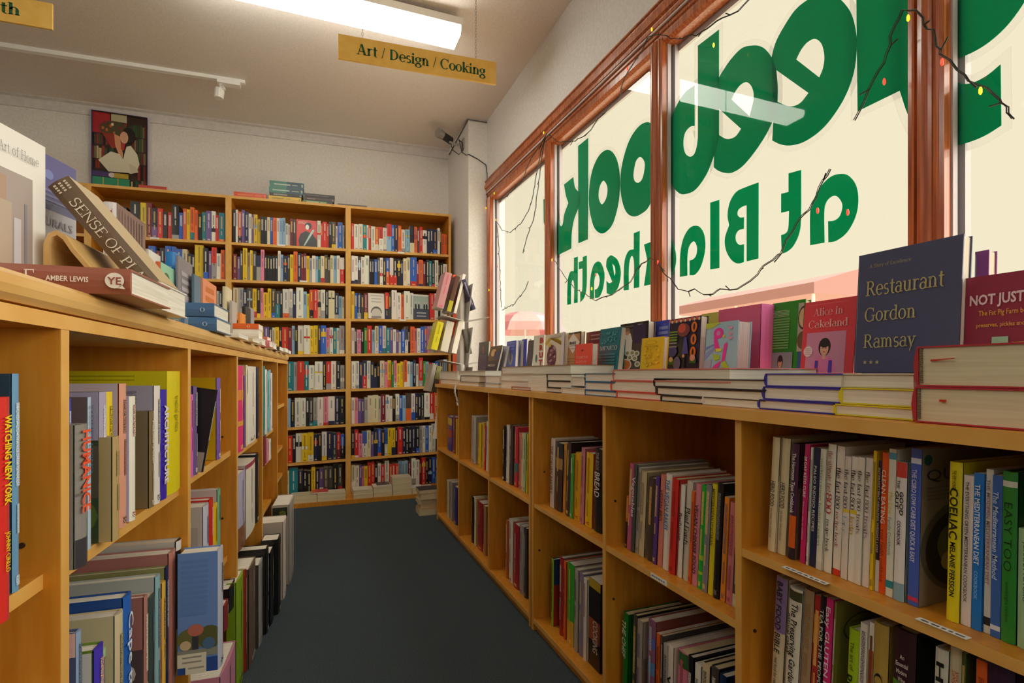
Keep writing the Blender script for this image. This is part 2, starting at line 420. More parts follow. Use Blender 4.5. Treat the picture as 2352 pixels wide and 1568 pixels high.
# ---- window frame: red varnished timber with moulded mullions in front of grey painted outer bars
MY = [(4.385, 4.30), (3.165, 3.075), (2.005, 1.92), (0.90, 0.816), (-0.22, -0.305), (-1.35, -1.435)]
def zh(y): return 2.557 + 0.02 * (y - 1.6)
for i, (y0, y1) in enumerate(MY):
    w = y0 - y1
    P = [(1.478, 0), (1.452, 0), (1.450, .010), (1.444, .014), (1.444, .020), (1.449, .022), (1.440, .030), (1.436, .042), (1.440, w - .030), (1.449, w - .022),
         (1.444, w - .020), (1.444, w - .014), (1.450, w - .010), (1.452, w), (1.478, w)]
    mb = MB(); mb.prism([(a, y0 - b) for a, b in P], lambda a, b, s: (a, b, s), 0.99, zh(y0) + .02)
    o = tag(mb.build('trim_%d' % (3 + i), M_FRAME), kind='structure')
    mb = MB(); mb.box((1.479, y1 - .004, .99), (1.497, y0 + .004, zh(y0))); mb.box((1.512, y1 - .012, .99), (1.535, y0 + .012, zh(y0)))
    mb.build('outer_bar', M_GREY, o)
# head: a stepped timber moulding with a pale glazing bead
def hd(a, b, s): return (a, s, b + 0.02 * (s - 1.6))
PH = [(1.455, 2.742), (1.436, 2.742), (1.430, 2.728), (1.438, 2.722), (1.438, 2.700), (1.428, 2.694), (1.428, 2.668), (1.440, 2.660), (1.440, 2.640),
      (1.448, 2.632), (1.448, 2.604), (1.456, 2.598), (1.456, 2.566), (1.478, 2.557), (1.53, 2.557), (1.53, 2.742)]
mb = MB(); mb.prism(PH, hd, -2.6, 4.385)
tag(mb.build('trim_9', M_FRAME), kind='structure')
mb = MB(); mb.prism([(1.446, 2.630), (1.4375, 2.630), (1.4375, 2.622), (1.446, 2.622)], hd, -2.6, 4.36); mb.prism([(1.531, 2.60), (1.545, 2.60), (1.545, 2.53), (1.531, 2.53)], hd, -2.6, 4.38)
tag(mb.build('trim_10', M_GREY), kind='structure')
mb = MB(); mb.box((1.415, -2.6, .965), (1.56, 4.385, .995))
tag(mb.build('trim_11', M_FRAME), kind='structure')

g = mat('window_glass', (1, 1, 1), 0.03)
nt = g.node_tree
for n in list(nt.nodes): nt.nodes.remove(n)
out = node(g, 'ShaderNodeOutputMaterial'); tr = node(g, 'ShaderNodeBsdfTransparent'); gl = node(g, 'ShaderNodeBsdfGlossy')
gl.inputs['Roughness'].default_value = 0.02
fr = node(g, 'ShaderNodeFresnel'); fr.inputs['IOR'].default_value = 1.32
mx = node(g, 'ShaderNodeMixShader')
tr.inputs[0].default_value = (.985, .985, .98, 1)
link(g, fr.outputs[0], mx.inputs[0]); link(g, tr.outputs[0], mx.inputs[1]); link(g, gl.outputs[0], mx.inputs[2]); link(g, mx.outputs[0], out.inputs[0])
for i in range(5):
    y0, y1 = MY[i][1] + .004, MY[i + 1][0] - .004
    mb = MB(); mb.face([(GX, y0, .995), (GX, y1, .995), (GX, y1, zh(y1) + .01), (GX, y0, zh(y0) + .01)])
    tag(mb.build('window_%d' % (i + 1), g, recalc=False), kind='structure')

# ---- the shop name painted on the outside of the glass, read from the street (so mirrored from in here)
LX = 1.506
def cr(P):
    """closed outline with smooth and sharp (third item 1) points -> dense polygon"""
    n, out = len(P), []
    for i in range(n):
        p0, p1, p2, p3 = P[i - 1], P[i], P[(i + 1) % n], P[(i + 2) % n]
        c1, c2 = len(p1) > 2, len(p2) > 2
        out.append((p1[0], p1[1]))
        if c1 and c2: continue
        a = p1 if c1 else p0
        d = p2 if c2 else p3
        for k in range(1, 6):
            t = k / 6.0
            q = []
            for j in (0, 1):
                m1 = (p2[j] - (p1[j] if c1 else p0[j])) * (1.0 if c1 else .5)
                m2 = ((p2[j] if c2 else p3[j]) - p1[j]) * (1.0 if c2 else .5)
                q.append((2 * t**3 - 3 * t**2 + 1) * p1[j] + (t**3 - 2 * t**2 + t) * m1 + (-2 * t**3 + 3 * t**2) * p2[j] + (t**3 - t**2) * m2)
            out.append(tuple(q))
    return out
CROP = {1: (1230, 240, 980 / 300.), 2: (1500, 0, 1704 / 500.), 3: (1900, 0, 1969 / 452.), 4: (1500, 380, 2063 / 500.)}
def letter(name, crop, loops, parent, m, X=LX, offset=0.0):
    ox, oy, sc = CROP[crop]
    cu = bpy.data.curves.new(name, 'CURVE')
    cu.dimensions = '2D'; cu.fill_mode = 'BOTH'; cu.extrude = 0.0008
    for P in loops:
        W = [at_x(ox + a / sc, oy + b / sc, X) for a, b in cr(P)]
        sp = cu.splines.new('POLY'); sp.points.add(len(W) - 1); sp.use_cyclic_u = True
        for q, w in zip(sp.points, W): q.co = (w.y, w.z, 0, 1)
    cu.offset = offset
    ob = bpy.data.objects.new(name, cu); COL.objects.link(ob)
    dg = bpy.context.evaluated_depsgraph_get(); dg.update()
    me = bpy.data.meshes.new_from_object(ob.evaluated_get(dg))
    bpy.data.objects.remove(ob); bpy.data.curves.remove(cu)
    for v in me.vertices: v.co = (X + v.co.z, v.co.x, v.co.y)
    me.materials.clear(); me.materials.append(m)
    o = bpy.data.objects.new(name, me); COL.objects.link(o); o.parent = parent
    return o
M_VINYL = mat('green_sign_paint', (.002, .19, .075), 0.5)
nt = M_VINYL.node_tree
tl = node(M_VINYL, 'ShaderNodeBsdfTranslucent'); tl.inputs[0].default_value = (.001, .215, .12, 1)
df = node(M_VINYL, 'ShaderNodeBsdfDiffuse'); df.inputs[0].default_value = (.003, .26, .14, 1)
ad = node(M_VINYL, 'ShaderNodeAddShader')
link(M_VINYL, tl.outputs[0], ad.inputs[0]); link(M_VINYL, df.outputs[0], ad.inputs[1])
link(M_VINYL, ad.outputs[0], [n for n in nt.nodes if n.type == 'OUTPUT_MATERIAL'][0].inputs[0])
M_HALO = mat('white_outline_paint', (.4, .4, .4), 0.6)
nt = M_HALO.node_tree
tl = node(M_HALO, 'ShaderNodeBsdfTranslucent'); tl.inputs[0].default_value = (.28, .27, .25, 1)
tp = node(M_HALO, 'ShaderNodeBsdfTransparent')
mx = node(M_HALO, 'ShaderNodeMixShader'); mx.inputs[0].default_value = .72
link(M_HALO, tl.outputs[0], mx.inputs[1]); link(M_HALO, tp.outputs[0], mx.inputs[2])
link(M_HALO, mx.outputs[0], [n for n in nt.nodes if n.type == 'OUTPUT_MATERIAL'][0].inputs[0])
c = 1
BIG = [
 (1, [[(320, 312, c), (395, 250, c), (395, 660), (393, 1010, c), (322, 1040, c)]]),
 (1, [[(215, 600, c), (283, 545, c), (296, 620), (322, 655, c), (340, 700, c), (324, 770, c), (290, 860), (272, 960), (268, 1080, c), (210, 1108), (155, 1120), (95, 1000), (62, 880, c), (60, 712, c),
       (110, 690), (155, 700, c), (166, 830), (186, 908), (205, 895), (216, 825), (247, 738, c), (228, 680)]]),
 (1, [[(548, 340), (605, 400), (633, 540), (625, 720), (585, 880), (535, 950), (488, 965), (440, 920), (408, 800), (402, 660), (425, 500), (480, 380)],
      [(515, 572), (540, 620), (535, 690), (512, 738), (492, 745), (474, 700), (476, 640), (492, 590)]]),
 (1, [[(840, 132), (770, 170), (700, 280), (650, 450), (637, 600), (650, 720), (685, 810), (740, 840), (800, 815), (850, 765), (900, 640), (918, 480), (910, 300), (885, 170)],
      [(790, 393), (818, 430), (818, 490), (800, 560), (770, 587), (742, 570), (735, 520), (748, 440), (766, 405)]]),
 (2, [[(325, 668, c), (250, 725), (180, 835), (122, 980), (102, 1150), (108, 1320), (145, 1440), (200, 1508), (255, 1518), (335, 1480), (420, 1360), (478, 1215, c), (516, 1060, c), (516, 232, c),
       (352, 358, c), (352, 1080, c), (340, 1160), (318, 1212), (285, 1225), (250, 1195), (237, 1120), (250, 1040), (290, 992), (325, 985, c)]]),
 (2, [[(513, 612, c), (560, 535), (620, 452), (700, 375), (795, 355), (860, 372), (905, 415), (928, 450, c), (963, 545, c), (974, 680), (973, 795, c), (943, 935, c), (880, 1060), (790, 1195), (700, 1300),
       (620, 1350), (560, 1352), (510, 1335), (476, 1310, c), (478, 1215, c), (513, 1060, c)],
      [(740, 645), (778, 690), (788, 775), (756, 910, c), (613, 778, c), (650, 705), (695, 655)],
      [(515, 850, c), (690, 1008, c), (645, 1068), (580, 1088), (512, 1055, c)]]),
 (2, [[(928, 450, c), (958, 340), (1010, 235), (1100, 95), (1180, 20), (1260, -25), (1345, -45), (1420, -30), (1480, 8), (1550, 105), (1588, 250), (1593, 400), (1568, 580), (1500, 760), (1400, 920), (1300, 1030),
       (1180, 1110), (1075, 1138), (1000, 1130), (934, 1100, c), (943, 935, c), (938, 700, c)],
      [(1268, 304), (1320, 345), (1342, 440), (1332, 530), (1302, 607, c), (1120, 465, c), (1158, 390), (1208, 330)],
      [(964, 547, c), (1218, 728, c), (1150, 808), (1070, 832), (974, 797, c), (976, 680)]]),
 (3, [[(290, -330, c), (735, -330, c), (728, 905, c), (305, 1112, c)]]),
 (3, [[(726, -330, c), (1150, -330, c), (1157, 500, c), (1170, 640), (1225, 765), (1330, 832), (1450, 830), (1600, 755), (1735, 645, c), (1742, 1255, c), (1560, 1365), (1350, 1440), (1120, 1462), (930, 1360), (810, 1150), (726, 905, c)]]),
 (3, [[(1250, -330, c), (1258, 585, c), (1400, 548), (1600, 435), (1800, 255), (1969, 25), (2060, -160), (2080, -330, c)], [(1252, 12, c), (1300, 8), (1345, -20), (1400, -120), (1380, -200), (1252, -220, c)]]),
]
SMALL = [
 (4, [[(1490, 755, c), (1625, 730, c), (1622, 450), (1640, 350), (1690, 295), (1740, 290), (1785, 340), (1795, 400), (1770, 480), (1720, 520), (1660, 528, c), (1663, 728, c), (1740, 710), (1840, 630), (1920, 480), (1945, 320),
       (1920, 180), (1850, 95), (1770, 80), (1680, 110), (1590, 200), (1520, 330), (1490, 450)]]),
 (4, [[(1285, 75, c), (1403, 42, c), (1402, 480), (1385, 640), (1330, 760), (1270, 815), (1220, 835, c), (1215, 660, c), (1260, 640), (1283, 590), (1290, 430, c), (1215, 447, c), (1215, 268, c), (1285, 250, c)]]),
 (4, [[(1000, 160, c), (998, 880, c), (888, 908, c), (888, 375, c), (845, 390), (808, 420), (800, 465), (825, 492), (862, 490, c), (860, 598, c), (810, 615), (783, 660), (788, 720), (820, 752), (862, 745, c), (860, 915, c),
       (800, 928), (740, 890), (692, 800), (682, 690), (722, 565, c), (707, 470), (728, 350), (790, 250), (885, 203)]]),
 (4, [[(543, 352, c), (628, 325, c), (628, 970, c), (543, 985, c)]]),
 (4, [[(255, 1055, c), (325, 1042, c), (325, 870), (340, 770), (375, 722), (400, 727), (418, 780), (410, 850), (380, 888), (347, 900, c), (347, 1040, c), (400, 1030), (455, 950), (493, 800), (488, 670), (450, 590), (400, 570),
       (340, 600), (285, 700), (258, 850)]]),
 (4, [[(125, 665), (180, 715), (215, 830), (212, 950), (170, 1050), (118, 1092), (70, 1065, c), (75, 978, c), (112, 970), (132, 920), (145, 840), (125, 762), (85, 762, c), (70, 690, c)]]),
 (1, [[(815, 1050, c), (868, 1030, c), (895, 1130, c), (900, 960, c), (935, 950, c), (935, 1335, c), (900, 1342, c), (895, 1210, c), (862, 1350, c), (815, 1360, c), (840, 1170, c)]]),
 (1, [[(662, 1395, c), (700, 1390, c), (700, 1230), (712, 1150), (730, 1140), (740, 1200), (738, 1378, c), (778, 1370, c), (782, 948, c), (738, 965, c), (738, 1085, c), (700, 1098), (672, 1160), (663, 1260)]]),
 (1, [[(575, 1133), (618, 1170), (640, 1260), (620, 1370), (572, 1425), (535, 1415, c), (533, 1322, c), (553, 1340), (577, 1330, c), (530, 1215, c), (535, 1165), (555, 1138)], [(575, 1192, c), (595, 1215), (600, 1260), (594, 1290, c)]]),
 (1, [[(408, 1460, c), (440, 1455, c), (440, 1330), (455, 1270), (470, 1270), (482, 1310), (475, 1360), (460, 1383), (445, 1388, c), (447, 1452, c), (480, 1440), (508, 1370), (517, 1270), (495, 1195), (465, 1178), (432, 1215), (411, 1320)]]),
 (1, [[(355, 1143, c), (385, 1133, c), (384, 1350), (368, 1440), (337, 1483, c), (336, 1408, c), (351, 1385), (353, 1228, c), (325, 1236, c), (325, 1182, c), (355, 1172, c)]]),
 (1, [[(238, 1502, c), (266, 1497, c), (267, 1370), (275, 1322), (285, 1322), (291, 1370), (289, 1490, c), (316, 1485, c), (318, 1140, c), (290, 1150, c), (288, 1250, c), (262, 1255), (244, 1310), (239, 1400)]]),
]
sign = empty('window_sign', at_x(1500, 860, LX))
tag(sign, 'large green shop name painted in mirrored letters across the window panes', 'window sign')
small = empty('window_sign', at_x(1500, 870, LX))
tag(small, 'smaller line of green place-name letters on the glass beneath the shop name', 'window sign')
def keep_parent(o, p):
    o.parent = p; o.matrix_parent_inverse = Matrix.Translation(-p.location)
for root, L in ((sign, BIG), (small, SMALL)):
    for i, (cp, loops) in enumerate(L):
        keep_parent(letter('letter', cp, loops, None, M_VINYL, LX + .0004 * (i % 2)), root)
halo = empty('painted_outline', at_x(1500, 860, LX)); keep_parent(halo, sign)
halo.location = (0, 0, 0); halo.matrix_parent_inverse = Matrix.Identity(4); halo.parent = sign
for i, (cp, loops) in enumerate(BIG):
    o = letter('outline', cp, loops[:1], None, M_HALO, LX + .004 + .0012 * i, 0.02)
    o.parent = halo; o.matrix_parent_inverse = Matrix.Translation(-sign.location)

# ---- the street outside, bleached by haze
M_ST = mat('pale_concrete', hexc('efe6cf'), .9)
mb = MB(); mb.box((WX + .14, -30, -.25), (60, 60, -.15))
tag(mb.build('ground', M_ST), kind='structure')
def umbrella(x, y, top, r):
    u = empty('street_umbrella', (x, y, 0))
    tag(u, 'pale pink and white street umbrella seen through the end window pane', 'umbrella')
    mb = MB(); mb.tube([(0, 0, -.15), (0, 0, top)], .025, 8); mb.build('pole', M_WHITE, u)
    mb = MB(); n = 8
    cols = [hexc('c0606e'), hexc('c89a98'), hexc('c47a86'), hexc('c8b4aa')] * 2
    for i in range(n):
        a0, a1 = 2 * math.pi * i / n, 2 * math.pi * (i + 1) / n
        for j in range(4):
            q0, q1 = j / 4, (j + 1) / 4
            P = lambda a, q: (math.cos(a) * r * math.sin(q * 1.35), math.sin(a) * r * math.sin(q * 1.35), top - r * .62 * (1 - math.cos(q * 1.35)))
            mb.face([P(a0, q0), P(a0, q1), P(a1, q1), P(a1, q0)], cols[i])
    m = mat('umbrella_cloth', (1, .8, .8), .8)
    m2 = M_BOOK
    mb.build('canopy', m2, u)
umbrella(4.6, 11.1, 2.52, 1.02)
aw = empty('street_awning', (13, 11.8, 0))
tag(aw, 'pale pink awning across the street on thin white posts', 'awning')
mb = MB(); mb.hexa([(-1.6, -2.6, 3.05), (0, -2.6, 3.05), (0, 2.6, 3.05), (-1.6, 2.6, 3.05), (-1.6, -2.6, 3.32), (0, -2.6, 3.75), (0, 2.6, 3.75), (-1.6, 2.6, 3.32)])
mb.build('canopy', mat('pink_awning', hexc('ae7f7c'), .8), aw)
for yy in (-2.5, 0, 2.5):
    mb = MB(); mb.tube([(-1.5, yy, -.15), (-1.5, yy, 3.1)], .04, 6); mb.build('post', M_WHITE, aw)

# ---- fluorescent battens on the ceiling: one in view, the others added for fill
M_TUBE = mat('lit_prismatic_diffuser', (.9, .9, .88), .5, emit=(1, 1, 1), strength=1.0)
bsdf(M_TUBE).inputs['Emission Color'].default_value = (TUBE[0] / 18, TUBE[1] / 18, TUBE[2] / 18, 1)
bsdf(M_TUBE).inputs['Emission Strength'].default_value = 18.0
def batten(x0, x1, y, label):
    z = zc(x0) - .002
    u = empty('fluorescent_light', ((x0 + x1) / 2, y, z))
    tag(u, label, 'ceiling light', 'fluorescent battens')
    h = (x1 - x0) / 2
    mb = MB(); mb.box((-h, -.095, -.045), (h, .095, -.001)); mb.build('housing', M_WHITE, u)
    P = [(-.092, -.046), (-.092, -.078), (-.078, -.098), (.078, -.098), (.092, -.078), (.092, -.046)]
    mb = MB(); mb.prism(P, lambda a, b, s: (s, a, b), -h + .012, h - .012); mb.build('diffuser', M_TUBE, u)
    for s in (-1, 1):
        mb = MB(); mb.prism([(a * 1.03, b * 1.01) for a, b in P], lambda a, b, q: (q, a, b), s * h - .006 * (1 + s) - .0 , s * h + .006 * (1 - s)); mb.build('end_cap', M_WHITE, u)
batten(-.72, .865, 3.17, 'long lit fluorescent batten on the ceiling above the yellow sign')
for q in ((-.7, .88, -2.2, 'added fill batten, unseen behind the camera'), (-3.4, -1.8, -.6, 'added fill batten, unseen over the near end of the next aisle'),
          (-3.4, -1.8, 1.2, 'added fill batten, unseen over the far end of the next aisle')):
    batten(*q)  # unseen battens, added only to brighten the room

# ---- hanging category signs
def hang_sign(x0, x1, y, zb, zt, tilt, text, label, th=.03, x_txt=None):
    u = empty('hanging_sign', ((x0 + x1) / 2, y, zb)); tag(u, label, 'sign', None)
    h, t = (x1 - x0) / 2, tilt * (x1 - x0) / 2
    hh = zt - zb
    mb = MB(); mb.hexa([(-h, 0, -t), (h, 0, t), (h, .012, t), (-h, .012, -t), (-h, 0, hh - t), (h, 0, hh + t), (h, .012, hh + t), (-h, .012, hh - t)])
    mb.build('board', M_SIGN, u)
    xd = Vector((1, 0, tilt)).normalized()
    a, w = x_txt
    text_on(u, 'lettering', text, (-h + a * 2 * h, -.0005, -t + hh * .30 + tilt * a * 2 * h), xd, (0, 0, 1), w * 2 * h, hh * .44, '1d5a35', 'serif', T=.15, t=.05, nrm=(0, -1, 0), lift=.001)
    for q in (-.72 * h, .72 * h):
        mb = MB()
        z = hh + tilt * q
        zz = zc((x0 + x1) / 2 + q) - zb
        k = int((zz - z) / .016)
        for i in range(k):
            zc0 = z + (zz - z) * (i + .5) / k
            d = (.004, 0, 0) if i % 2 else (0, .004, 0)
            mb.tube([(q - d[0], .006 - d[1], zc0 - .009), (q + d[0], .006 + d[1], zc0 - .009), (q + d[0], .006 + d[1], zc0 + .009), (q - d[0], .006 - d[1], zc0 + .009), (q - d[0], .006 - d[1], zc0 - .009)], .0012, 4)
        mb.build('chain', M_METAL, u)
p, q, r_, s_ = at_y(777, 77, 2.9), at_y(1140, 143, 2.9), at_y(1139, 196, 2.9), at_y(775, 131, 2.9)
hang_sign(p.x, q.x, 2.9, (r_.z + s_.z) / 2, (p.z + q.z) / 2, (q.z - p.z) / (q.x - p.x), 'Art / Design / Cooking', 'yellow hanging sign for art, design and cooking below the lit batten', x_txt=(.105, .82))
p, q = at_y(120, 66, 3.3), at_y(0, 52, 3.3)
hang_sign(p.x - .9, p.x, 3.3, p.z - .012, p.z + .118, .02, 'Health', 'yellow hanging sign in the upper corner showing the letters th', x_txt=(.575, .285))

# ---- lighting track with one small spot head
p, q = at_z(0, 103, 3.235), at_z(556, 186, 3.27)
tk = empty('lighting_track', q); tag(tk, 'white ceiling lighting track with one spot head near the back wall', 'track light')
mb = MB(); mb.hexa([(-2.2, -.014, -.09), (0.02, -.018, -.02), (0.02, .018, -.02), (-2.2, .018, -.095), (-2.2, -.018, -.045), (0.02, -.018, .016), (0.02, .018, .016), (-2.2, .018, -.045)])
mb.build('rail', M_WHITE, tk)
mb = MB(); mb.box((-.16, -.03, -.05), (-.01, .03, -.024)); mb.build('adapter', M_WHITE, tk)
mb = MB(); mb.tube([(-.14, 0, -.045), (-.14, 0, -.085)], .008, 6); mb.tube([(-.125, 0, -.075), (-.145, -.01, -.10), (-.15, -.015, -.165)], [.025, .034, .03], 10); mb.build('spot_head', M_WHITE, tk)

# ---- security camera on the pier, with its loose cables
o0 = at_y(1075, 335, 4.55)
cc = empty('security_camera', (1.282, 4.55, o0.z)); tag(cc, 'small black security camera bracketed to the pier with looping cables', 'security camera')
mb = MB(); mb.box((-.012, -.04, -.04), (0, .04, .05)); mb.build('wall_plate', M_METAL, cc)
mb = MB(); mb.tube([(-.01, 0, 0), (-.09, 0, -.005), (-.13, -.005, .01)], .011, 8); mb.build('bracket_arm', M_METAL, cc)
mb = MB(); mb.tube([(-.11, .02, .03), (-.20, -.03, .045)], .034, 10); mb.build('body', M_BLACK, cc, smooth=False)
mb = MB(); mb.tube([(-.20, -.03, .045), (-.245, -.055, .05)], [.038, .043], 10); mb.build('hood', mat('pale_camera_hood', hexc('8f8a84'), .5), cc)
mb = MB()
mb.tube([(-.12, 0, .0), (-.1, -.02, -.07), (-.05, -.03, -.105), (-.01, -.03, -.06), (-.015, -.03, 0), (-.05, -.03, .03)], .004, 5)
mb.tube([(-.05, -.03, .03), (-.02, -.03, -.08), (.0, -.1, -.13), (.0, -.172, -.15), (.08, -.175, -.18), (.155, -.175, -.22), (.168, -.175, -.3), (.166, -.175, -.48)], .004, 5)
mb.build('cable', M_BLACK, cc)

# ---- fairy lights looped over the window frame
def fairy(label, strands, bulbs, X=1.424):
    p0 = at_x(*strands[0][0], X)
    u = empty('fairy_lights', p0); tag(u, label, 'fairy lights', None)
    mb = MB(); rnd = random.Random(len(label))
    for S in strands:
        W = [at_x(a, b, X) - p0 for a, b in S]
        D = []
        for i in range(len(W) - 1):
            n = max(2, int((W[i + 1] - W[i]).length / .03))
            for k in range(n):
                D.append(W[i].lerp(W[i + 1], k / n) + Vector((rnd.uniform(-.004, .002), rnd.uniform(-.004, .004), rnd.uniform(-.004, .004))))
        D.append(W[-1])
        mb.tube(D, .0017, 5)
        mb.tube([d + Vector((-.002, .003, .002)) for d in D], .0014, 4)
        for k in range(3, len(D) - 1, 5):
            s = Vector((-.006, rnd.choice((-1, 1)) * rnd.uniform(.012, .024), rnd.uniform(-.028, .02)))
            mb.tube([D[k], D[k] + s], .0021, 5)
    mb.build('wire', M_WIRE, u)
    for (a, b, c) in bulbs:
        w = at_x(a, b, X - .008) - p0
        m = mat('lit_amber_bulb', 'f0a020', .3, emit='ffb020', strength=2.2) if c == 'y' else mat('lit_red_bulb', 'e04030', .3, emit='ff3a28', strength=2.0)
        mb = MB()
        mb.tube([w + Vector((0, 0, -.008)), w + Vector((0, 0, -.004)), w + Vector((0, 0, .004)), w + Vector((0, 0, .009))], [.0014, .0036, .0036, .0018], 8)
        mb.build('bulb', m, u)
CP2 = lambda L: [(1100 + a / 2.413, 250 + b / 2.413) for a, b in L]
CP4 = lambda L: [(1500 + a / 4.126, 380 + b / 4.126) for a, b in L]
CP3 = lambda L: [(1900 + a / 4.356, b / 4.356) for a, b in L]
fairy('dark fairy light wire swagged along the top of the middle panes', [[(1723, 0), (1697, 25), (1646, 51), (1624, 67), (1602, 80), (1550, 92), (1531, 84), (1510, 80), (1492, 84)],
      [(1490, 84), (1474, 118), (1452, 150), (1430, 191), (1426, 217), (1404, 242), (1375, 274), (1350, 306), (1321, 325), (1280, 325), (1262, 308)]], [(1497, 68, 'y'), (1441, 158, 'r'), (1639, 104, 'y')])
fairy('dark fairy light strands hanging loose in the end pane', [CP2([(375, 140), (345, 200), (300, 255), (240, 400), (150, 490), (105, 505)]), CP2([(370, 150), (345, 240), (300, 480), (285, 545), (240, 630), (175, 685), (130, 670), (95, 620)]),
      CP2([(372, 160), (355, 240), (330, 430), (310, 600), (270, 700), (245, 800)]), CP2([(130, 1115), (200, 1080), (260, 1000), (275, 955)]), CP2([(100, 640), (112, 760), (118, 900), (125, 1100)])],
      [(1248.5, 305, 'y'), (1139, 505, 'y'), (1135, 444, 'y'), (1123, 666, 'y'), (1143, 612, 'r')])
fairy('dark fairy light wire running down the pier beside the window', [[(1120, 420), (1118, 470), (1114, 520), (1112, 600), (1108, 690), (1106, 790)]], [(1116.5, 478, 'y'), (1114, 644, 'r'), (1115, 726, 'r')], 1.447)
fairy('dark fairy light wire sagging across the lower lettering', [CP2([(400, 830), (430, 850), (470, 920), (540, 1000), (650, 1060), (760, 1020), (840, 960), (900, 860), (950, 830), (1000, 850), (1030, 900)]),
      CP4([(60, 930), (100, 1010), (160, 1075), (240, 1165), (330, 1190), (390, 1170), (480, 1215), (570, 1220), (640, 1170), (740, 1180), (850, 1150), (990, 1030), (1050, 950), (1150, 890), (1210, 825), (1320, 620), (1400, 500), (1490, 410), (1560, 300), (1620, 150), (1685, 35)])],
      [(1511, 602, 'r'), (1878, 484, 'r'), (1947, 488, 'r'), (1359, 663, 'y'), (1268, 597, 'y'), (1368, 631, 'r')])
fairy('dark fairy light wire looped over the nearest mullion', [CP3([(290, 1200), (380, 1030), (470, 790), (570, 640), (620, 450), (680, 270), (765, 120), (870, 85), (930, 130), (980, 240), (1070, 310), (1110, 450), (1160, 540), (1300, 700), (1450, 800), (1600, 890), (1740, 1000), (1800, 1080), (1870, 1190)])],
      [(2086, 42, 'y'), (2031, 188, 'r'), (2252, 209, 'y'), (2164, 143, 'r')])
# ================================================================== SHELVING
CX = 0.89                                   # front of the shelving under the window
CTZ = 1.021                                 # its top
# bays run from the far end (towards the back wall) to the near end
RB = [(3.873, 3.277), (3.277, 2.664), (2.664, 2.104), (2.056, 1.480), (1.480, 0.9076), (0.9076, 0.318)]
R_MID = [.543, .543, .543, .543, .543, .712]
M_HOLE = mat('screw_cap', hexc('3a2412'), .6)
def holes(parent, pts):
    for p, n in pts:
        mb = MB(); mb.tube([Vector(p), Vector(p) + Vector(n) * .003], .004, 8); mb.build('screw_cap', M_HOLE, parent)
def right_unit(bays, label, group):
    ya, yb = RB[bays[0]][0], RB[bays[-1]][1]
    u = empty('shelf_unit', (CX, (ya + yb) / 2, 0)); tag(u, label, 'shelving', group)
    oy = (ya + yb) / 2
    def bx(name, a, b, m=M_WOOD, edge=True):
        mb = MB(); mb.box((a[0] - CX, a[1] - oy, a[2]), (b[0] - CX, b[1] - oy, b[2])); o = mb.build(name, m, u)
        if edge:
            e = MB(); e.box((a[0] - CX - .0012, a[1] - oy, a[2]), (a[0] - CX, b[1] - oy, b[2])); e.build('edge_band', M_EDGE, o)
        return o
    t = .018
    top = CTZ - .024
    xb = 1.345
    bx('side_panel', (CX, ya, 0.0), (xb, ya + t, top)); bx('side_panel', (CX, yb - t, 0.0), (xb, yb, top))
    for i in bays[1:]:
        y = RB[i][0]; bx('divider', (CX + .002, y - t / 2, .05), (xb, y + t / 2, top))
    bx('back_panel', (xb, yb - t, 0), (xb + .008, ya + t, top), M_BACK, False)
    bx('base_board', (CX + .001, yb, .030), (xb, ya, .050)); bx('plinth', (CX + .012, yb, 0), (CX + .03, ya, .030), M_WOOD, False)
    for i in bays:
        a, b = RB[i]
        s = t / 2 if i != bays[0] else 0
        s2 = t / 2 if i != bays[-1] else 0
        zz = [R_MID[i]] + ([.40] if i == 5 else [])
        for z in zz: bx('shelf', (CX + .004, b + s2, z - .018), (xb, a - s, z))
    return u
u1 = right_unit([0, 1, 2], 'honey veneer shelf unit of three bays at the far end under the window', 'low shelf units under the window')
u2 = right_unit([3, 4, 5], 'honey veneer shelf unit of three bays nearest the camera under the window', 'low shelf units under the window')
for (px, py) in ((1413, 1150), (1409, 1375), (1733, 1448), (1250, 1083), (1239, 1263)):
    i = 4 if px < 1500 and px > 1300 else 5 if px > 1500 else 3
    y = RB[i][0] - .0095
    p = at_y(px, py, y)
    if CX < p.x < 1.34: holes(u2, [((p.x - CX, y + .0005 - (RB[3][0] + RB[5][1]) / 2, p.z), (0, -1, 0))])
mb = MB(); mb.box((CX - .012, .30, CTZ - .024), (WX - .04, 3.90, CTZ))
ct = mb.build('countertop', M_WOOD)
tag(ct, 'long honey veneer counter board on top of the shelving under the window', 'counter')
e = MB(); e.box((CX - .0135, .30, CTZ - .024), (CX - .012, 3.90, CTZ)); e.build('edge_band', M_EDGE, ct)
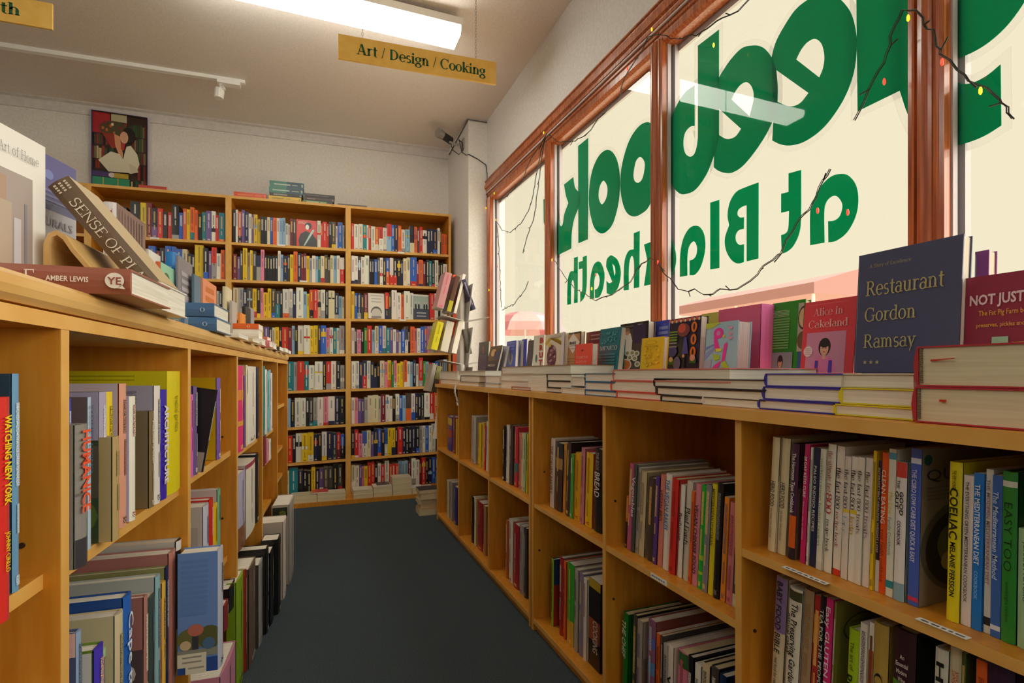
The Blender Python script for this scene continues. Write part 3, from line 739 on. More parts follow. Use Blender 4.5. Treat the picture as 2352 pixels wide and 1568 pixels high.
# paper shelf labels along the shelf edges
def shelf_label(px0, py0, px1, py1, label, group=None):
    i = 5 if px0 > 1700 else 4
    a, b = RB[i]
    z = R_MID[i]
    if i == 5: P = [at_z(px0, py0, z), at_z(px1, py1, z)]; 
    else: P = [at_x(px0, py0, CX + .004), at_x(px1, py1, CX + .004)]
    mb = MB()
    if i == 5:
        ya, yb = P[0].y, P[1].y; x0 = (P[0].x + P[1].x) / 2 - .004
        mb.box((x0 - .006, yb, z + .0003), (x0 + .007, ya, z + .0013))
        o = mb.build('shelf_label', M_CARD); k = MB(); rnd = random.Random(px0); y = ya - .006
        while y > yb + .008:
            w = rnd.uniform(.004, .012); k.box((x0 - .003, y - w, z + .0013), (x0 + .001, y, z + .0016)); y -= w + .004
        k.build('printing', ink('555555'), o)
    else:
        ya, yb = P[0].y, P[1].y
        mb.box((CX + .0012, yb, z - .015), (CX + .0026, ya, z - .002)); o = mb.build('shelf_label', M_CARD)
        k = MB(); y = ya - .006; rnd = random.Random(px0)
        while y > yb + .008:
            w = rnd.uniform(.004, .01); k.box((CX + .0008, y - w, z - .0095), (CX + .0012, y, z - .006)); y -= w + .003
        k.build('printing', ink('777777'), o)
    tag(o, label, 'label', group)
shelf_label(1802, 1301, 1905, 1341, 'white paper strip label on the shelf below the white cookbooks')
shelf_label(2108, 1420, 2232, 1466, 'white paper strip label on the shelf below the blue cookbooks')
shelf_label(1496, 1320, 1533, 1342, 'small cream label on the shelf edge under the vegan cookbooks')

# ---- shelving left of the aisle
LN = -0.37
LBAY = [0.27, 0.872, 1.470, 2.066, 2.652, 3.20, 3.74]
LTZ = 1.180                                 # underside of its top board is just above the eye
L_SH = {0: [.830, .38], 1: [.823, .38], 2: [.830, .462], 3: [.806, .43], 4: [.795, .644, .40], 5: [.905, .630, .45]}
def left_place(o, n, a, z=0):
    o.location = left_pt(n, a, z); o.rotation_euler = (0, 0, -LA)
lu = empty('shelf_unit'); left_place(lu, LN, 2.0)
tag(lu, 'honey veneer shelf run along the aisle opposite the window', 'shelving')
def lbx(name, a, b, m=M_WOOD, edge=True, parent=lu, off=(LN, 2.0, 0)):
    mb = MB(); mb.box((a[0] - off[0], a[1] - off[1], a[2]), (b[0] - off[0], b[1] - off[1], b[2])); o = mb.build(name, m, parent)
    if edge:
        e = MB(); e.box((b[0] - off[0], a[1] - off[1], a[2]), (b[0] - off[0] + .0012, b[1] - off[1], b[2])); e.build('edge_band', M_EDGE, o)
    return o
t = .022
for i, a in enumerate(LBAY):
    lbx('side_panel' if i in (0, 6) else 'divider', (LN - .42, a - t / 2, .0), (LN, a + t / 2, LTZ - .02))
lbx('back_panel', (LN - .43, LBAY[0], 0), (LN - .42, LBAY[-1], LTZ), M_BACK, False)
lbx('top_rail', (LN - .42, LBAY[0], LTZ - .02), (LN + .001, LBAY[-1] + t / 2, LTZ))
for i, zz in L_SH.items():
    for z in zz: lbx('shelf', (LN - .42, LBAY[i] + t / 2, z - .02), (LN - (.02 if z > .7 else .03), LBAY[i + 1] - t / 2, z))
for (px, py, bi) in ((51, 1252, 1), (511, 1003, 3), (511, 1190, 3), (642, 962, 5)):
    a_ = LBAY[bi] - t / 2
    d = ray(px, py); tt = a_ / d.dot(AX); p = Vector((d.x * tt, d.y * tt, H + d.z * tt))
    nn, aa = na(p)
    if nn < LN: holes(lu, [((nn - LN, aa - 2.0 + .0005, p.z), (0, -1, 0))])
mb = MB(); mb.prism([(-.50, .004), (-.003, .004), (.004, .012), (.006, .022), (.004, .034), (-.004, .041), (-.50, .041)], lambda p, q, s: (p, s, q), LBAY[0] - 2.0, LBAY[-1] - 2.0 + .02)
tb = mb.build('worktop', noise_mat('round_edged_beech_board', hexc('cf9f58'), hexc('dab06c'), 8, .4, stretch=(6, .7, 6)))
left_place(tb, LN, 2.0, LTZ); tag(tb, 'thick rounded beech board lying on top of the aisle shelving', 'board')
TOPZ = LTZ + .041

# ---- tall bookcases against the back wall (shelves tilted to follow the slope of their lines in the image)
KY = 4.80
KX = [-2.49, -1.562, -0.626, 0.3066, 1.232]
TILT = 0.025
def ktilt(x): return TILT * (x - .3066)
def kz(py): # shelf heights read on the upright between the second and third case
    return at_y(800, py, KY).z
K_TOP = kz(472)
K_SH = [kz(v) for v in (571, 651, 731.5, 812, 893, 974, 1053.5)]
K_BASE = .052
CASES = []
for i in range(4):
    x0, x1 = KX[i], KX[i + 1]
    u = empty('bookcase', ((x0 + x1) / 2, KY, 0))
    tag(u, ['tall veneer bookcase at the aisle end of the back wall, mostly hidden', 'tall veneer bookcase under the poster', 'tall veneer bookcase below the green-spined stack', 'tall veneer bookcase next to the pier'][i], 'bookcase', None)
    cx = (x0 + x1) / 2; h = (x1 - x0) / 2; t = .022
    def kb(name, xa, xb, ya, yb, za, zb, m=M_WOOD, front=True, tilt=True):
        a, b = (ktilt(cx + xa), ktilt(cx + xb)) if tilt else (0, 0)
        mb = MB(); mb.hexa([(xa, ya, za + a), (xb, ya, za + b), (xb, yb, za + b), (xa, yb, za + a), (xa, ya, zb + a), (xb, ya, zb + b), (xb, yb, zb + b), (xa, yb, zb + a)])
        o = mb.build(name, m, u)
        if front:
            e = MB(); e.hexa([(xa, ya - .001, za + a), (xb, ya - .001, za + b), (xb, ya, za + b), (xa, ya, za + a), (xa, ya - .001, zb + a), (xb, ya - .001, zb + b), (xb, ya, zb + b), (xa, ya, zb + a)])
            e.build('edge_band', M_EDGE, o)
    kb('side_panel', -h, -h + t, 0, .285, 0, K_TOP, tilt=False) if False else None
    for xa in (-h, h - t):
        z1 = K_TOP + ktilt(cx + xa + t / 2)
        mb = MB(); mb.box((xa, 0, 0), (xa + t, .285, z1 - .022)); o = mb.build('side_panel', M_WOOD, u)
        e = MB(); e.box((xa, -.001, 0), (xa + t, 0, z1 - .022)); e.build('edge_band', M_EDGE, o)
    kb('top_panel', -h, h, 0, .285, K_TOP - .022, K_TOP)
    kb('back_panel', -h + t, h - t, .277, .285, .02, K_TOP - .022, M_BACK, False)
    for z in K_SH: kb('shelf', -h + t, h - t, .004, .277, z - .022, z)
    a, b = ktilt(cx - h), ktilt(cx + h)
    mb = MB(); mb.hexa([(-h + t, 0, 0), (h - t, 0, 0), (h - t, .277, 0), (-h + t, .277, 0), (-h + t, 0, K_BASE + a), (h - t, 0, K_BASE + b), (h - t, .277, K_BASE + b), (-h + t, .277, K_BASE + a)]); mb.build('base', M_WOOD, u)
    CASES.append(u)
# low deck in front of the cases on which spare stock is stacked
mb = MB(); mb.box((-.55, 4.60, 0), (1.16, KY - .002, .035))
tag(mb.build('stock_deck', M_WOOD), 'low veneer deck on the carpet at the foot of the bookcases', 'deck')
# white shelf-edge labels
for (px, py, c) in ((646, 563, 2), (697, 646, 2), (925, 735, 3), (355, 547, 1), (921, 580, 3)):
    p = at_y(px, py, KY - .0012)
    mb = MB(); mb.box((-.03, -.001, -.007), (.03, 0, .007)); o = mb.build('shelf_label', M_CARD); o.location = p
    tag(o, 'small white label on a shelf edge of the tall back bookcases', 'label', 'labels on the back bookcase edges')
# receipt-like paper tag hanging from the far end of the counter
mb = MB()
for i in range(6):
    z0, z1 = CTZ + .004 - i * .022, CTZ + .004 - (i + 1) * .022
    x0, x1 = CX - .0155 - .008 * math.sin(i * .9), CX - .0155 - .008 * math.sin((i + 1) * .9)
    mb.poly([(x0, 3.30, z0), (x0, 3.262, z0), (x1, 3.26 - .004 * i, z1), (x1, 3.298 - .004 * i, z1), (x0 + .001, 3.30, z0), (x0 + .001, 3.262, z0), (x1 + .001, 3.26 - .004 * i, z1), (x1 + .001, 3.298 - .004 * i, z1)],
            [(0, 1, 2, 3), (7, 6, 5, 4), (0, 4, 5, 1), (1, 5, 6, 2), (2, 6, 7, 3), (3, 7, 4, 0)])
o = mb.build('paper_tag', M_CARD); tag(o, 'white paper tag dangling from the far edge of the window counter', 'tag')
k = MB(); x = CX - .0155 - .008 * math.sin(4.6) - .0012; k.box((x, 3.256, CTZ - .108), (x + .0003, 3.276, CTZ - .098)); k.build('printing', ink('333333'), o)
# ================================================================== BOOKS
USED = {}
def uniq(label):
    n = USED.get(label, 0); USED[label] = n + 1
    return label
def book_local(w, h, d, col, name='book', hard=True, bands=(), inkc=None, txtmode=None, cover=None, back=None, page=None, round_=True, pages=True):
    """a closed book standing on its tail: thickness w along x (centred), depth d along +y from the spine, height h"""
    hw = w / 2
    mb = MB()
    tb = .0026 if hard else .0011
    tb = min(tb, w * .2)
    cov, bk = cover or col, back or cover or col
    sp = .0022 if hard else .001
    # spine, slightly rounded
    n = 4
    arc = []
    for i in range(n + 1):
        x = -hw + w * i / n
        y = -(.18 * min(w, .03) if round_ and hard else .0006) * math.sin(math.pi * i / n)
        arc.append((x, y))
    P = arc + [(hw, sp)] + [(-hw, sp)]
    V = [(x, y, 0) for x, y in P] + [(x, y, h) for x, y in P]
    m = len(P)
    for i in range(n):
        mb.face([V[i], V[i + 1], V[m + i + 1], V[m + i]], col)
    mb.face([V[i] for i in range(m - 1, -1, -1)], col); mb.face([V[m + i] for i in range(m)], col)
    mb.face([V[n + 2], V[n + 1], V[m + n + 1], V[m + n + 2]][::-1], col)
    # boards
    mb.box((-hw, sp, 0), (-hw + tb, d, h), bk); mb.box((hw - tb, sp, 0), (hw, d, h), cov)
    # bands and text-like marks on the spine
    def strip(z0, z1, c, k=None, x0=-.98, x1=.98, lift=.0005):
        pts = []
        for i in range(n + 1):
            x = hw * (x0 + (x1 - x0) * i / n)
            y = -(.18 * min(w, .03) if round_ and hard else .0006) * math.sin(math.pi * (x + hw) / w) - lift
            pts.append((x, y))
        L = abs(z1 - z0) / max(w * abs(x1 - x0) / 2, 1e-4) * 1.0
        for i in range(n):
            a, b = pts[i], pts[i + 1]
            mb.face([(a[0], a[1], z0), (b[0], b[1], z0), (b[0], b[1], z1), (a[0], a[1], z1)], c, k, [(0, i / n), (0, (i + 1) / n), (L, (i + 1) / n), (L, i / n)])
    for b in bands: strip(b[0] * h, b[1] * h, b[2], None)
    if inkc:
        rnd = random.Random(int(w * 1e6) + int(h * 1e5)); q = .5 if w < .022 else .011 / w
        base = lambda z: next((b[2] for b in bands if b[0] <= z <= b[1]), col)
        z1 = rnd.uniform(.86, .95); z0 = z1 - rnd.uniform(.22, .5)
        strip(z0 * h, z1 * h, base((z0 + z1) / 2), inkc, -q, q, .0009)
        if rnd.random() < .8:
            z1 = z0 - rnd.uniform(.03, .1); z0 = max(.14, z1 - rnd.uniform(.12, .3)); strip(z0 * h, z1 * h, base((z0 + z1) / 2), inkc, -q * .64, q * .64, .0009)
        if rnd.random() < .7: strip(.03 * h, .075 * h, base(.05), inkc, -.5, .5, .0009)
    root = mb.build(name, M_BOOK, recalc=False)
    if pages:
        e = .003 if hard else .0004
        pb = MB(); pb.box((-hw + tb, sp, e), (hw - tb, d - (e if hard else .0003), h - e)); pb.build('page_block', page or M_PAGE, root)
    return root
def spine_text(root, w, h, d, txt, col, z1=.95, z0=.06, font='sans', cap=.52, lift=None, up=False, off=0.0, **kw):
    """lettering running down the spine (top to bottom)"""
    lift = lift if lift is not None else .18 * min(w, .03) + .0012
    ch = w * cap
    if up: return text_on(root, 'title', txt, (w * (off) + ch / 2, -lift, h * z0), (0, 0, 1), (-1, 0, 0), h * (z1 - z0), ch, col, font, nrm=(0, -1, 0), **kw)
    return text_on(root, 'title', txt, (w * off - ch / 2, -lift, h * z1), (0, 0, -1), (1, 0, 0), h * (z1 - z0), ch, col, font, nrm=(0, -1, 0), **kw)
class Art:
    """flat printing on a cover: u across, v up, both 0..1"""
    def __init__(s, org, xd, yd, n): s.o, s.x, s.y, s.n, s.mb, s.k = Vector(org), Vector(xd), Vector(yd), Vector(n), MB(), 0
    def P(s, u, v): return s.o + s.x * u + s.y * v + s.n * (.0006 + .00012 * s.k)
    def poly(s, pts, c, k=None):
        for ax, lim, sg in ((0, 0.0, 1), (0, 1.0, -1), (1, 0.0, 1), (1, 1.0, -1)):   # printing stops at the trimmed edge
            out = []
            for i, q in enumerate(pts):
                r = pts[i - 1]
                iq, ir = (q[ax] - lim) * sg >= 0, (r[ax] - lim) * sg >= 0
                if iq != ir:
                    t = (lim - r[ax]) / (q[ax] - r[ax]); out.append(tuple(r[j] + (q[j] - r[j]) * t for j in (0, 1)))
                if iq: out.append(tuple(q))
            pts = out
            if len(pts) < 3: return s
        s.k += 1; s.mb.face([s.P(u, v) for u, v in pts], c, k, [(u * 40, v * 30) for u, v in pts]); return s
    def rect(s, u0, v0, u1, v1, c, k=None): return s.poly([(u0, v0), (u1, v0), (u1, v1), (u0, v1)], c, k)
    def ell(s, cu, cv, ru, rv, c, n=18, a0=0, a1=360): return s.poly([(cu + ru * math.cos(math.radians(a0 + (a1 - a0) * i / n)), cv + rv * math.sin(math.radians(a0 + (a1 - a0) * i / n))) for i in range(n + (1 if a1 - a0 < 360 else 0))], c)
    def lines(s, u0, u1, v0, v1, n, c, base):
        for i in range(n):
            v = v1 + (v0 - v1) * i / max(1, n - 1); s.k += 1
            q = .35 * abs(v1 - v0) / n
            s.mb.face([s.P(u0, v - q), s.P(u1, v - q), s.P(u1, v + q), s.P(u0, v + q)], base, c, [(0, 0), (60 * (u1 - u0), 0), (60 * (u1 - u0), 1), (0, 1)])
        return s
    def text(s, root, txt, u, v, wu, hv, c, font='sans', **kw):
        s.k += 1
        xl, yl = s.x.length, s.y.length
        return text_on(root, 'title', txt, s.P(u, v), s.x / xl, s.y / yl, wu * xl, hv * yl, c, font, nrm=s.n, lift=.0009 + .00012 * s.k, **kw)
    def done(s, root, name='cover_print'): return s.mb.build(name, M_BOOK, root, recalc=False) if s.mb.f else None
def face_art(w, h, d, side=1):
    """Art on the +x (front, spine at the viewer's left) or -x board of a book_local"""
    if side > 0: return Art((w / 2, 0, 0), (0, d, 0), (0, 0, h), (1, 0, 0))
    return Art((-w / 2, d, 0), (0, -d, 0), (0, 0, h), (-1, 0, 0))
def lum(c):
    c = rgb(c); return .3 * c[0] + .6 * c[1] + .1 * c[2]
def auto_ink(c, rnd):
    if lum(c) > .3: return rnd.choice(['2a2a2e', '8c2a24', '2c4a7a', '3a3a3a', '1e1e22', '74502c'])
    return rnd.choice(['f0ece0', 'f0ece0', 'e8d070', 'd8d4cc', 'f2c070'])

# ---------------- back bookcases, transcribed shelf by shelf: colour, thickness, height
ROWS = {
 1: ["y74 o55 w55 k46 w55 k35 o33 k98 y69 m58 v55 r55 k44 r44 k78 b44 o36 y36 o47 o36 k44 t45 v56 w46 r34 t65",
     "t54 b76 m44 k55 b66 s46 b65 c55 n43 k33 y98 k56 v35 s57 w44 o46",
     "p44 w55 k44 s35 p45 w55 m44 k44 w65 y44 k55 c45 n44 r44 w44 k44 b44"],
 2: ["k39 w29 o47 v38 n47 w36 v26 y46 y34 k45 k35 c35 b35 o45 w35 l35 l35 w33 w22 m35 d35 _9A w45 r24 r55 r24 k35 d55 w23 b65 s24",
     "m54 v33 d36 y57 s35 y36 d46 s54 p47 k34 k34 k34 k34 k34 w37 l35 n54 d35 y45 o57 n46 m36 m36 y45 s34 w45 l35 t35 c55 d46 d35 c46 l46 w46 r65",
     "c76 s56 n45 d66 y56 k46 p36 y54 y46 d56 t55 k35 w86 s46 n45 w97 l45 y34 o56 r56 c46 w56 k46 c86 n55 l43 c33",
     "b55 c45 d44 k45 y46 y35 r34 y45 v65 k35 c35 y45 k35 r75 m45 l36 k35 w76 w76 y46 y56 n36 b66 p45 w45 t45 w35 s66",
     "n45 w55 o44 k45 s46 y76 w66 r56 w45 b46 t86 s36 r76 t46 w64 w86 k36 r56 w56 k46 s44",
     "b45 w45 k45 r44 m45 t77 w46 w46 w46 c85 l76 k45 w66 w56 k36 d46 s46 w66 p56 w76 n56 k56",
     "k44 n45 w44 c45 w44 m45 w45 k54 k54 k45 t54 k35 r55 k35 w66 y66 y66 n45 k45 w56 n66 d45 m45 k44",
     "w44 k45 b44 s44 y36 n65 n54 w65 w54 v55 r35 w35 t96 k55 k44 k44 y46 k45 v45 d55 d45 k66 d46"],
 3: ["r35 w65 w55 t55 w25 r35 w54 o54 w54 w54 l66 b46 n46 o56 w54 l64 c66 o46 d35 r46 w64 n45 n45 n65 w36 d25 o53 o33",
     "w46 w46 d46 w56 w67 k35 k35 b45 d36 w46 k46 o56 r56 r56 k56 n35 c56 w57 b97 m35 o66 m45 k46 t46 k46 w56 k35 k45 w64",
     "y36 b35 n45 d34 m45 _9B n46 d35 w67 w56 o35 w77 w46 _9C r66 w46 k36 w36 k55",
     "w45 d34 p54 k44 g45 r66 l44 w56 b56 w56 t55 v45 w44 v44 w33 b54 w46 n34 o66 p35 w55 b56 v56 p36 s46 y76 p46 r54 k54",
     "w56 w56 n45 r66 w56 n45 n43 k44 c66 p45 y56 g35 p46 y54 y55 o46 w45 l45 n46 w44 r67 g35 l55 r54 w44 b55 k46 k36 l56",
     "w45 p45 v44 v44 s45 c76 c76 w35 m66 w56 w45 k45 w56 b45 l45 o86 w56 n46 k46 d46 w86 r66 o56 p55 o95",
     "k46 r56 p54 w65 c55 v44 n56 b56 k45 w46 y56 y56 k36 r76 n46 k46 k46 n66 k56 s46 w46 b56 w46 w67 k46 k45 c46 k46",
     "w55 w55 v35 p34 y44 r56 r46 k44 w45 r54 w66 r44 r44 r44 l45 l45 l45 m54 w66 w55 m34 r56 k46 n56 b56 d46 y35 g35 w35"]}
CASE_WORD = {1: 'case under the poster', 2: 'case below the green stack', 3: 'case beside the pier'}
FACEOUT = {'A': ('r', .165), 'B': ('w', .145), 'C': ('s', .145)}
plan, face_spots = [], {}
rnd = random.Random(7)
for case, rows in ROWS.items():
    xa, xb = KX[case] + .026, KX[case + 1] - .026
    if case == 1: xa0 = xa
    for r, row in enumerate(rows):
        toks = row.split()
        x0, x1 = xa, xb - (.0 if r < 7 else .02)
        if case == 1 and r: x0 = at_y((335, 325, 400)[r], 600, KY).x
        fixed = sum(FACEOUT[t[2]][1] + .006 for t in toks if t[0] == '_')
        tot = sum(int(t[1]) + .6 for t in toks if t[0] != '_')
        k = (x1 - x0 - fixed - .006) / tot
        x = x0 + .002
        idx = 0
        zs = K_SH[r] if r < 7 else K_BASE
        for t in toks:
            if t[0] == '_':
                w = FACEOUT[t[2]][1]; face_spots[t[2]] = (x + w / 2 + .003, zs, case, r); x += w + .006; continue
            idx += 1
            w = (int(t[1]) + .6) * k
            hh = .150 + .0160 * int(t[2]) + rnd.uniform(-.004, .004)
            hh = min(hh, .272)
            plan.append(dict(case=case, row=r, i=idx, c=t[0], w=w - .0008, h=hh, d=min(.21, hh * .68) , x=x + w / 2, z=zs + ktilt(x + w) + .0006, y=KY + .014 + rnd.uniform(0, .018) + max(0, (.24 - hh) * .25)))
            x += w
        # number of books on this shelf is idx
plan.sort(key=lambda b: -b['w'] * b['h'])
def jit(c, rnd, k=.10):
    c = rgb(c); f = 1 + rnd.uniform(-k, k)
    return tuple(min(.95, max(0, v * f * (1 + rnd.uniform(-.05, .05)))) for v in c)
def bands_for(c, rnd):
    o = []
    q = rnd.random()
    if q < .28: o.append((0, rnd.uniform(.08, .3), jit(rnd.choice('wkrbyonts'), rnd)))
    elif q < .42: a = rnd.uniform(.35, .6); o.append((a, 1.0, jit(rnd.choice('wkcbdnr'), rnd)))
    elif q < .55: a = rnd.uniform(.3, .7); o.append((a, a + rnd.uniform(.05, .2), jit(rnd.choice('wkyrl'), rnd)))
    return o
rest = MB()
N_IND = 300
for j, b in enumerate(plan):
    rnd = random.Random(1000 + j * 7 + b['row'])
    col = jit(b['c'], rnd)
    if j < N_IND:
        o = book_local(b['w'], b['h'], b['d'], col, 'paperback', False, bands_for(col, rnd), auto_ink(col, rnd), pages=False)
        me = o.data
        # page block is part of the same tiny mesh: the head shows as a pale face
        bm = bmesh.new(); bm.from_mesh(me)
        hw, h, d = b['w'] / 2 - .0011, b['h'] - .0006, b['d'] - .0006
        vs = [bm.verts.new(q) for q in ((-hw, .0012, h), (hw, .0012, h), (hw, d, h), (-hw, d, h), (-hw, d, .0004), (hw, d, .0004))]
        f1 = bm.faces.new(vs[:4]); f2 = bm.faces.new((vs[3], vs[2], vs[5], vs[4])); f1.material_index = f2.material_index = 1
        bm.to_mesh(me); bm.free(); me.materials.append(M_PAGEC if rnd.random() < .6 else M_PAGE)
        o.location = (b['x'], b['y'], b['z'])
        tag(o, f"{WORD[b['c']]} paperback {ORD[b['i']]} from left, {ORD[b['row'] + 1]} shelf down, {CASE_WORD[b['case']]}", 'paperback', f"paperbacks on the {ORD[b['row'] + 1]} shelf of the {CASE_WORD[b['case']]}")
    else:
        x, y, z, w, h, d = b['x'], b['y'], b['z'], b['w'] / 2, b['h'], b['d']
        rest.box((x - w, y, z), (x + w, y + d, z + h), col)
        k = auto_ink(col, rnd); L = .4 * h / max(.006, w)
        rest.face([(x - w * .5, y - .0008, z + .5 * h), (x + w * .5, y - .0008, z + .5 * h), (x + w * .5, y - .0008, z + .9 * h), (x - w * .5, y - .0008, z + .9 * h)], col, k, [(0, 0), (0, 1), (L, 1), (L, 0)])
        rest.face([(x - w + .001, y + .002, z + h + .0004), (x + w - .001, y + .002, z + h + .0004), (x + w - .001, y + d, z + h + .0004), (x - w + .001, y + d, z + h + .0004)], hexc('d8d0ba'))
o = rest.build('shelved_paperbacks', M_BOOK, recalc=False)
tag(o, 'thin paperbacks packed between the thicker ones on the tall back bookcases', 'paperbacks', kind='stuff')
# face-out titles
def faceout(key, label, paint, tilt=.10):
    x, z, case, r = face_spots[key]
    c, w = FACEOUT[key]
    h = .232
    o = book_local(.022, h, w, c, 'paperback', False)
    a = face_art(.022, h, w); paint(a, o); a.done(o)
    X = Vector((0, -1, 0)); Y = Vector((1, 0, 0))     # front board faces the aisle, spine to the left
    R = Matrix.Rotation(-tilt, 4, 'X')
    o.matrix_world = Matrix.Translation((x - w / 2, KY + .035, z + ktilt(x) + .0045)) @ R @ frame_mat((0, 0, 0), X, Y, (0, 0, 1))
    tag(o, label, 'paperback')
def pA(a, o):
    a.lines(.08, .55, .84, .92, 3, 'f0e0d0', 'd33128'); a.poly([(.15, 0), (.1, .2), (.2, .45), (.45, .58), (.75, .5), (.98, .3), (1, 0)], '1b1a20'); a.ell(.58, .78, .17, .13, '16151b'); a.ell(.53, .73, .09, .1, 'e8e0d8')
    a.poly([(.35, .02), (.42, .02), (.88, .62), (.82, .68), (.7, .55)], 'a8c8c0')
def pB(a, o):
    a.lines(.15, .85, .86, .90, 1, '555555', 'e4dfd2'); a.lines(.2, .8, .66, .78, 2, '8a8a88', 'e4dfd2'); a.ell(.5, .22, .34, .26, '6d6964', a0=0, a1=180); a.ell(.5, .2, .3, .2, 'cfcac0'); a.rect(.2, .02, .8, .1, '8d8983')
def pC(a, o):
    a.rect(0, 0, 1, .42, '3c4258'); a.rect(0, .42, 1, 1, '9fb0a8'); a.rect(0, .93, 1, 1, 'dcd8cc')
    for q in (.15, .35, .7, .85): a.ell(q, .5, .06, .13, '23262c'); a.ell(q, .66, .04, .05, 'c8b8a8')
    a.lines(.2, .8, .12, .25, 2, 'd8d8d8', '3c4258')
faceout('A', 'red paperback facing out, dark-haired figure with a pale quill on the cover', pA)
faceout('B', 'cream paperback facing out with a drawn bowed head on its cover', pB)
faceout('C', 'grey-green paperback facing out with a row of standing figures', pC)
# ---------------- books on the shelves under the window
XS = 0.935
def rbook(where, zs, L, lean0=0.0, cat='cookbook', lean1=None, xs=XS):
    rnd = random.Random(len(where) * 31 + len(L))
    lean1 = lean0 if lean1 is None else lean1
    N = len(L)
    for i, b in enumerate(L):
        pxl, pxr, yt, c = b[:4]
        o = b[4] if len(b) > 4 else {}
        lean = math.radians(o.get('lean', lean0 + (lean1 - lean0) * i / max(1, N - 1)))
        ya, yb_ = at_x(pxl, 800, xs).y, at_x(pxr, 800, xs).y
        for (hi, lo) in RB:
            if lo < (ya + yb_) / 2 < hi: ya, yb_ = min(ya, hi - .012 - (.10 * math.sin(lean) if i == 0 else 0)), max(yb_, lo + .012 + (.13 * math.sin(lean) if i == N - 1 and lo > .4 else 0))
        w = max(.004, (ya - yb_) * .97 * math.cos(lean))
        ztop = at_x((pxl + pxr) / 2, yt, xs).z
        h = (ztop - zs) / math.cos(lean) - .001
        d = o.get('d', min(.30, max(.15, h * rnd.uniform(.68, .8))))
        col = o.get('col') or jit(c, rnd, .05)
        root = book_local(w, h, d, col, cat, o.get('hard', w > .016), o.get('bands', ()), o.get('ik', None if 't' in o else auto_ink(col, rnd)), cover=rgb(o['cv']) if 'cv' in o else None, page=M_PAGEC if rnd.random() < .3 else None)
        for t in ([o['t']] if 't' in o and not isinstance(o['t'], list) else o.get('t', [])):
            txt, ic, z1, z0, kw = t[0], t[1], t[2], t[3], (t[4] if len(t) > 4 else {})
            spine_text(root, w, h, d, txt, ic, z1, z0, **kw)
        if 'art' in o:
            a = face_art(w, h, d); o['art'](a, root); a.done(root)
        yc = (ya + yb_) / 2 + math.tan(lean) * h / 2
        root.matrix_world = frame_mat((xs + rnd.uniform(0, .006) + o.get('in', 0), yc, zs + abs(math.sin(lean)) * w / 2 + .0006), (0, -1, 0), (1, 0, 0), (0, 0, 1)) @ Matrix.Rotation(lean, 4, 'Y')
        desc = o.get('ds', '')
        tag(root, f"{o.get('cw') or WORD.get(c, 'grey')} {cat.replace('_', ' ')}{' ' + desc if desc else ''}, {ORD[i + 1]} from left, {where}", cat.replace('_', ' '), 'books on the shelves under the window')
SE = dict(font='serif')
def a_bowl(a, o):
    a.rect(0, 0, 1, 1, '8d7f70'); a.ell(.07, .93, .05, .035, '1f5a5a'); a.text(o, 'QUICK', .05, .8, .75, .07, '33302c', bold=-.005); a.lines(.06, .7, .68, .75, 4, '5a5148', '8d7f70')
    a.ell(.52, .36, .52, .30, '5d564e', 28); a.ell(.52, .35, .46, .26, '2c2622', 28); a.ell(.4, .38, .2, .13, '6d6a3c'); a.ell(.55, .28, .2, .1, '8a4a28'); a.ell(.62, .42, .14, .1, '50603a'); a.ell(.35, .27, .1, .06, 'b89a60')
def a_photo(c1, c2, c3):
    def f(a, o):
        a.rect(.0, .0, 1, .62, c1); a.ell(.4, .35, .3, .2, c2); a.ell(.6, .2, .25, .13, c3); a.ell(.75, .45, .2, .12, c2); a.lines(.1, .8, .72, .9, 3, '3a3a3a', c1)
    return f
def a_stamp(a, o):
    a.ell(.3, .78, .22, .11, '4a4420', 22); a.ell(.3, .78, .2, .1, '8a8440', 22); a.lines(.16, .44, .73, .83, 4, '4a4420', '8a8440')
up6 = 'upper shelf, counter bay nearest the camera'
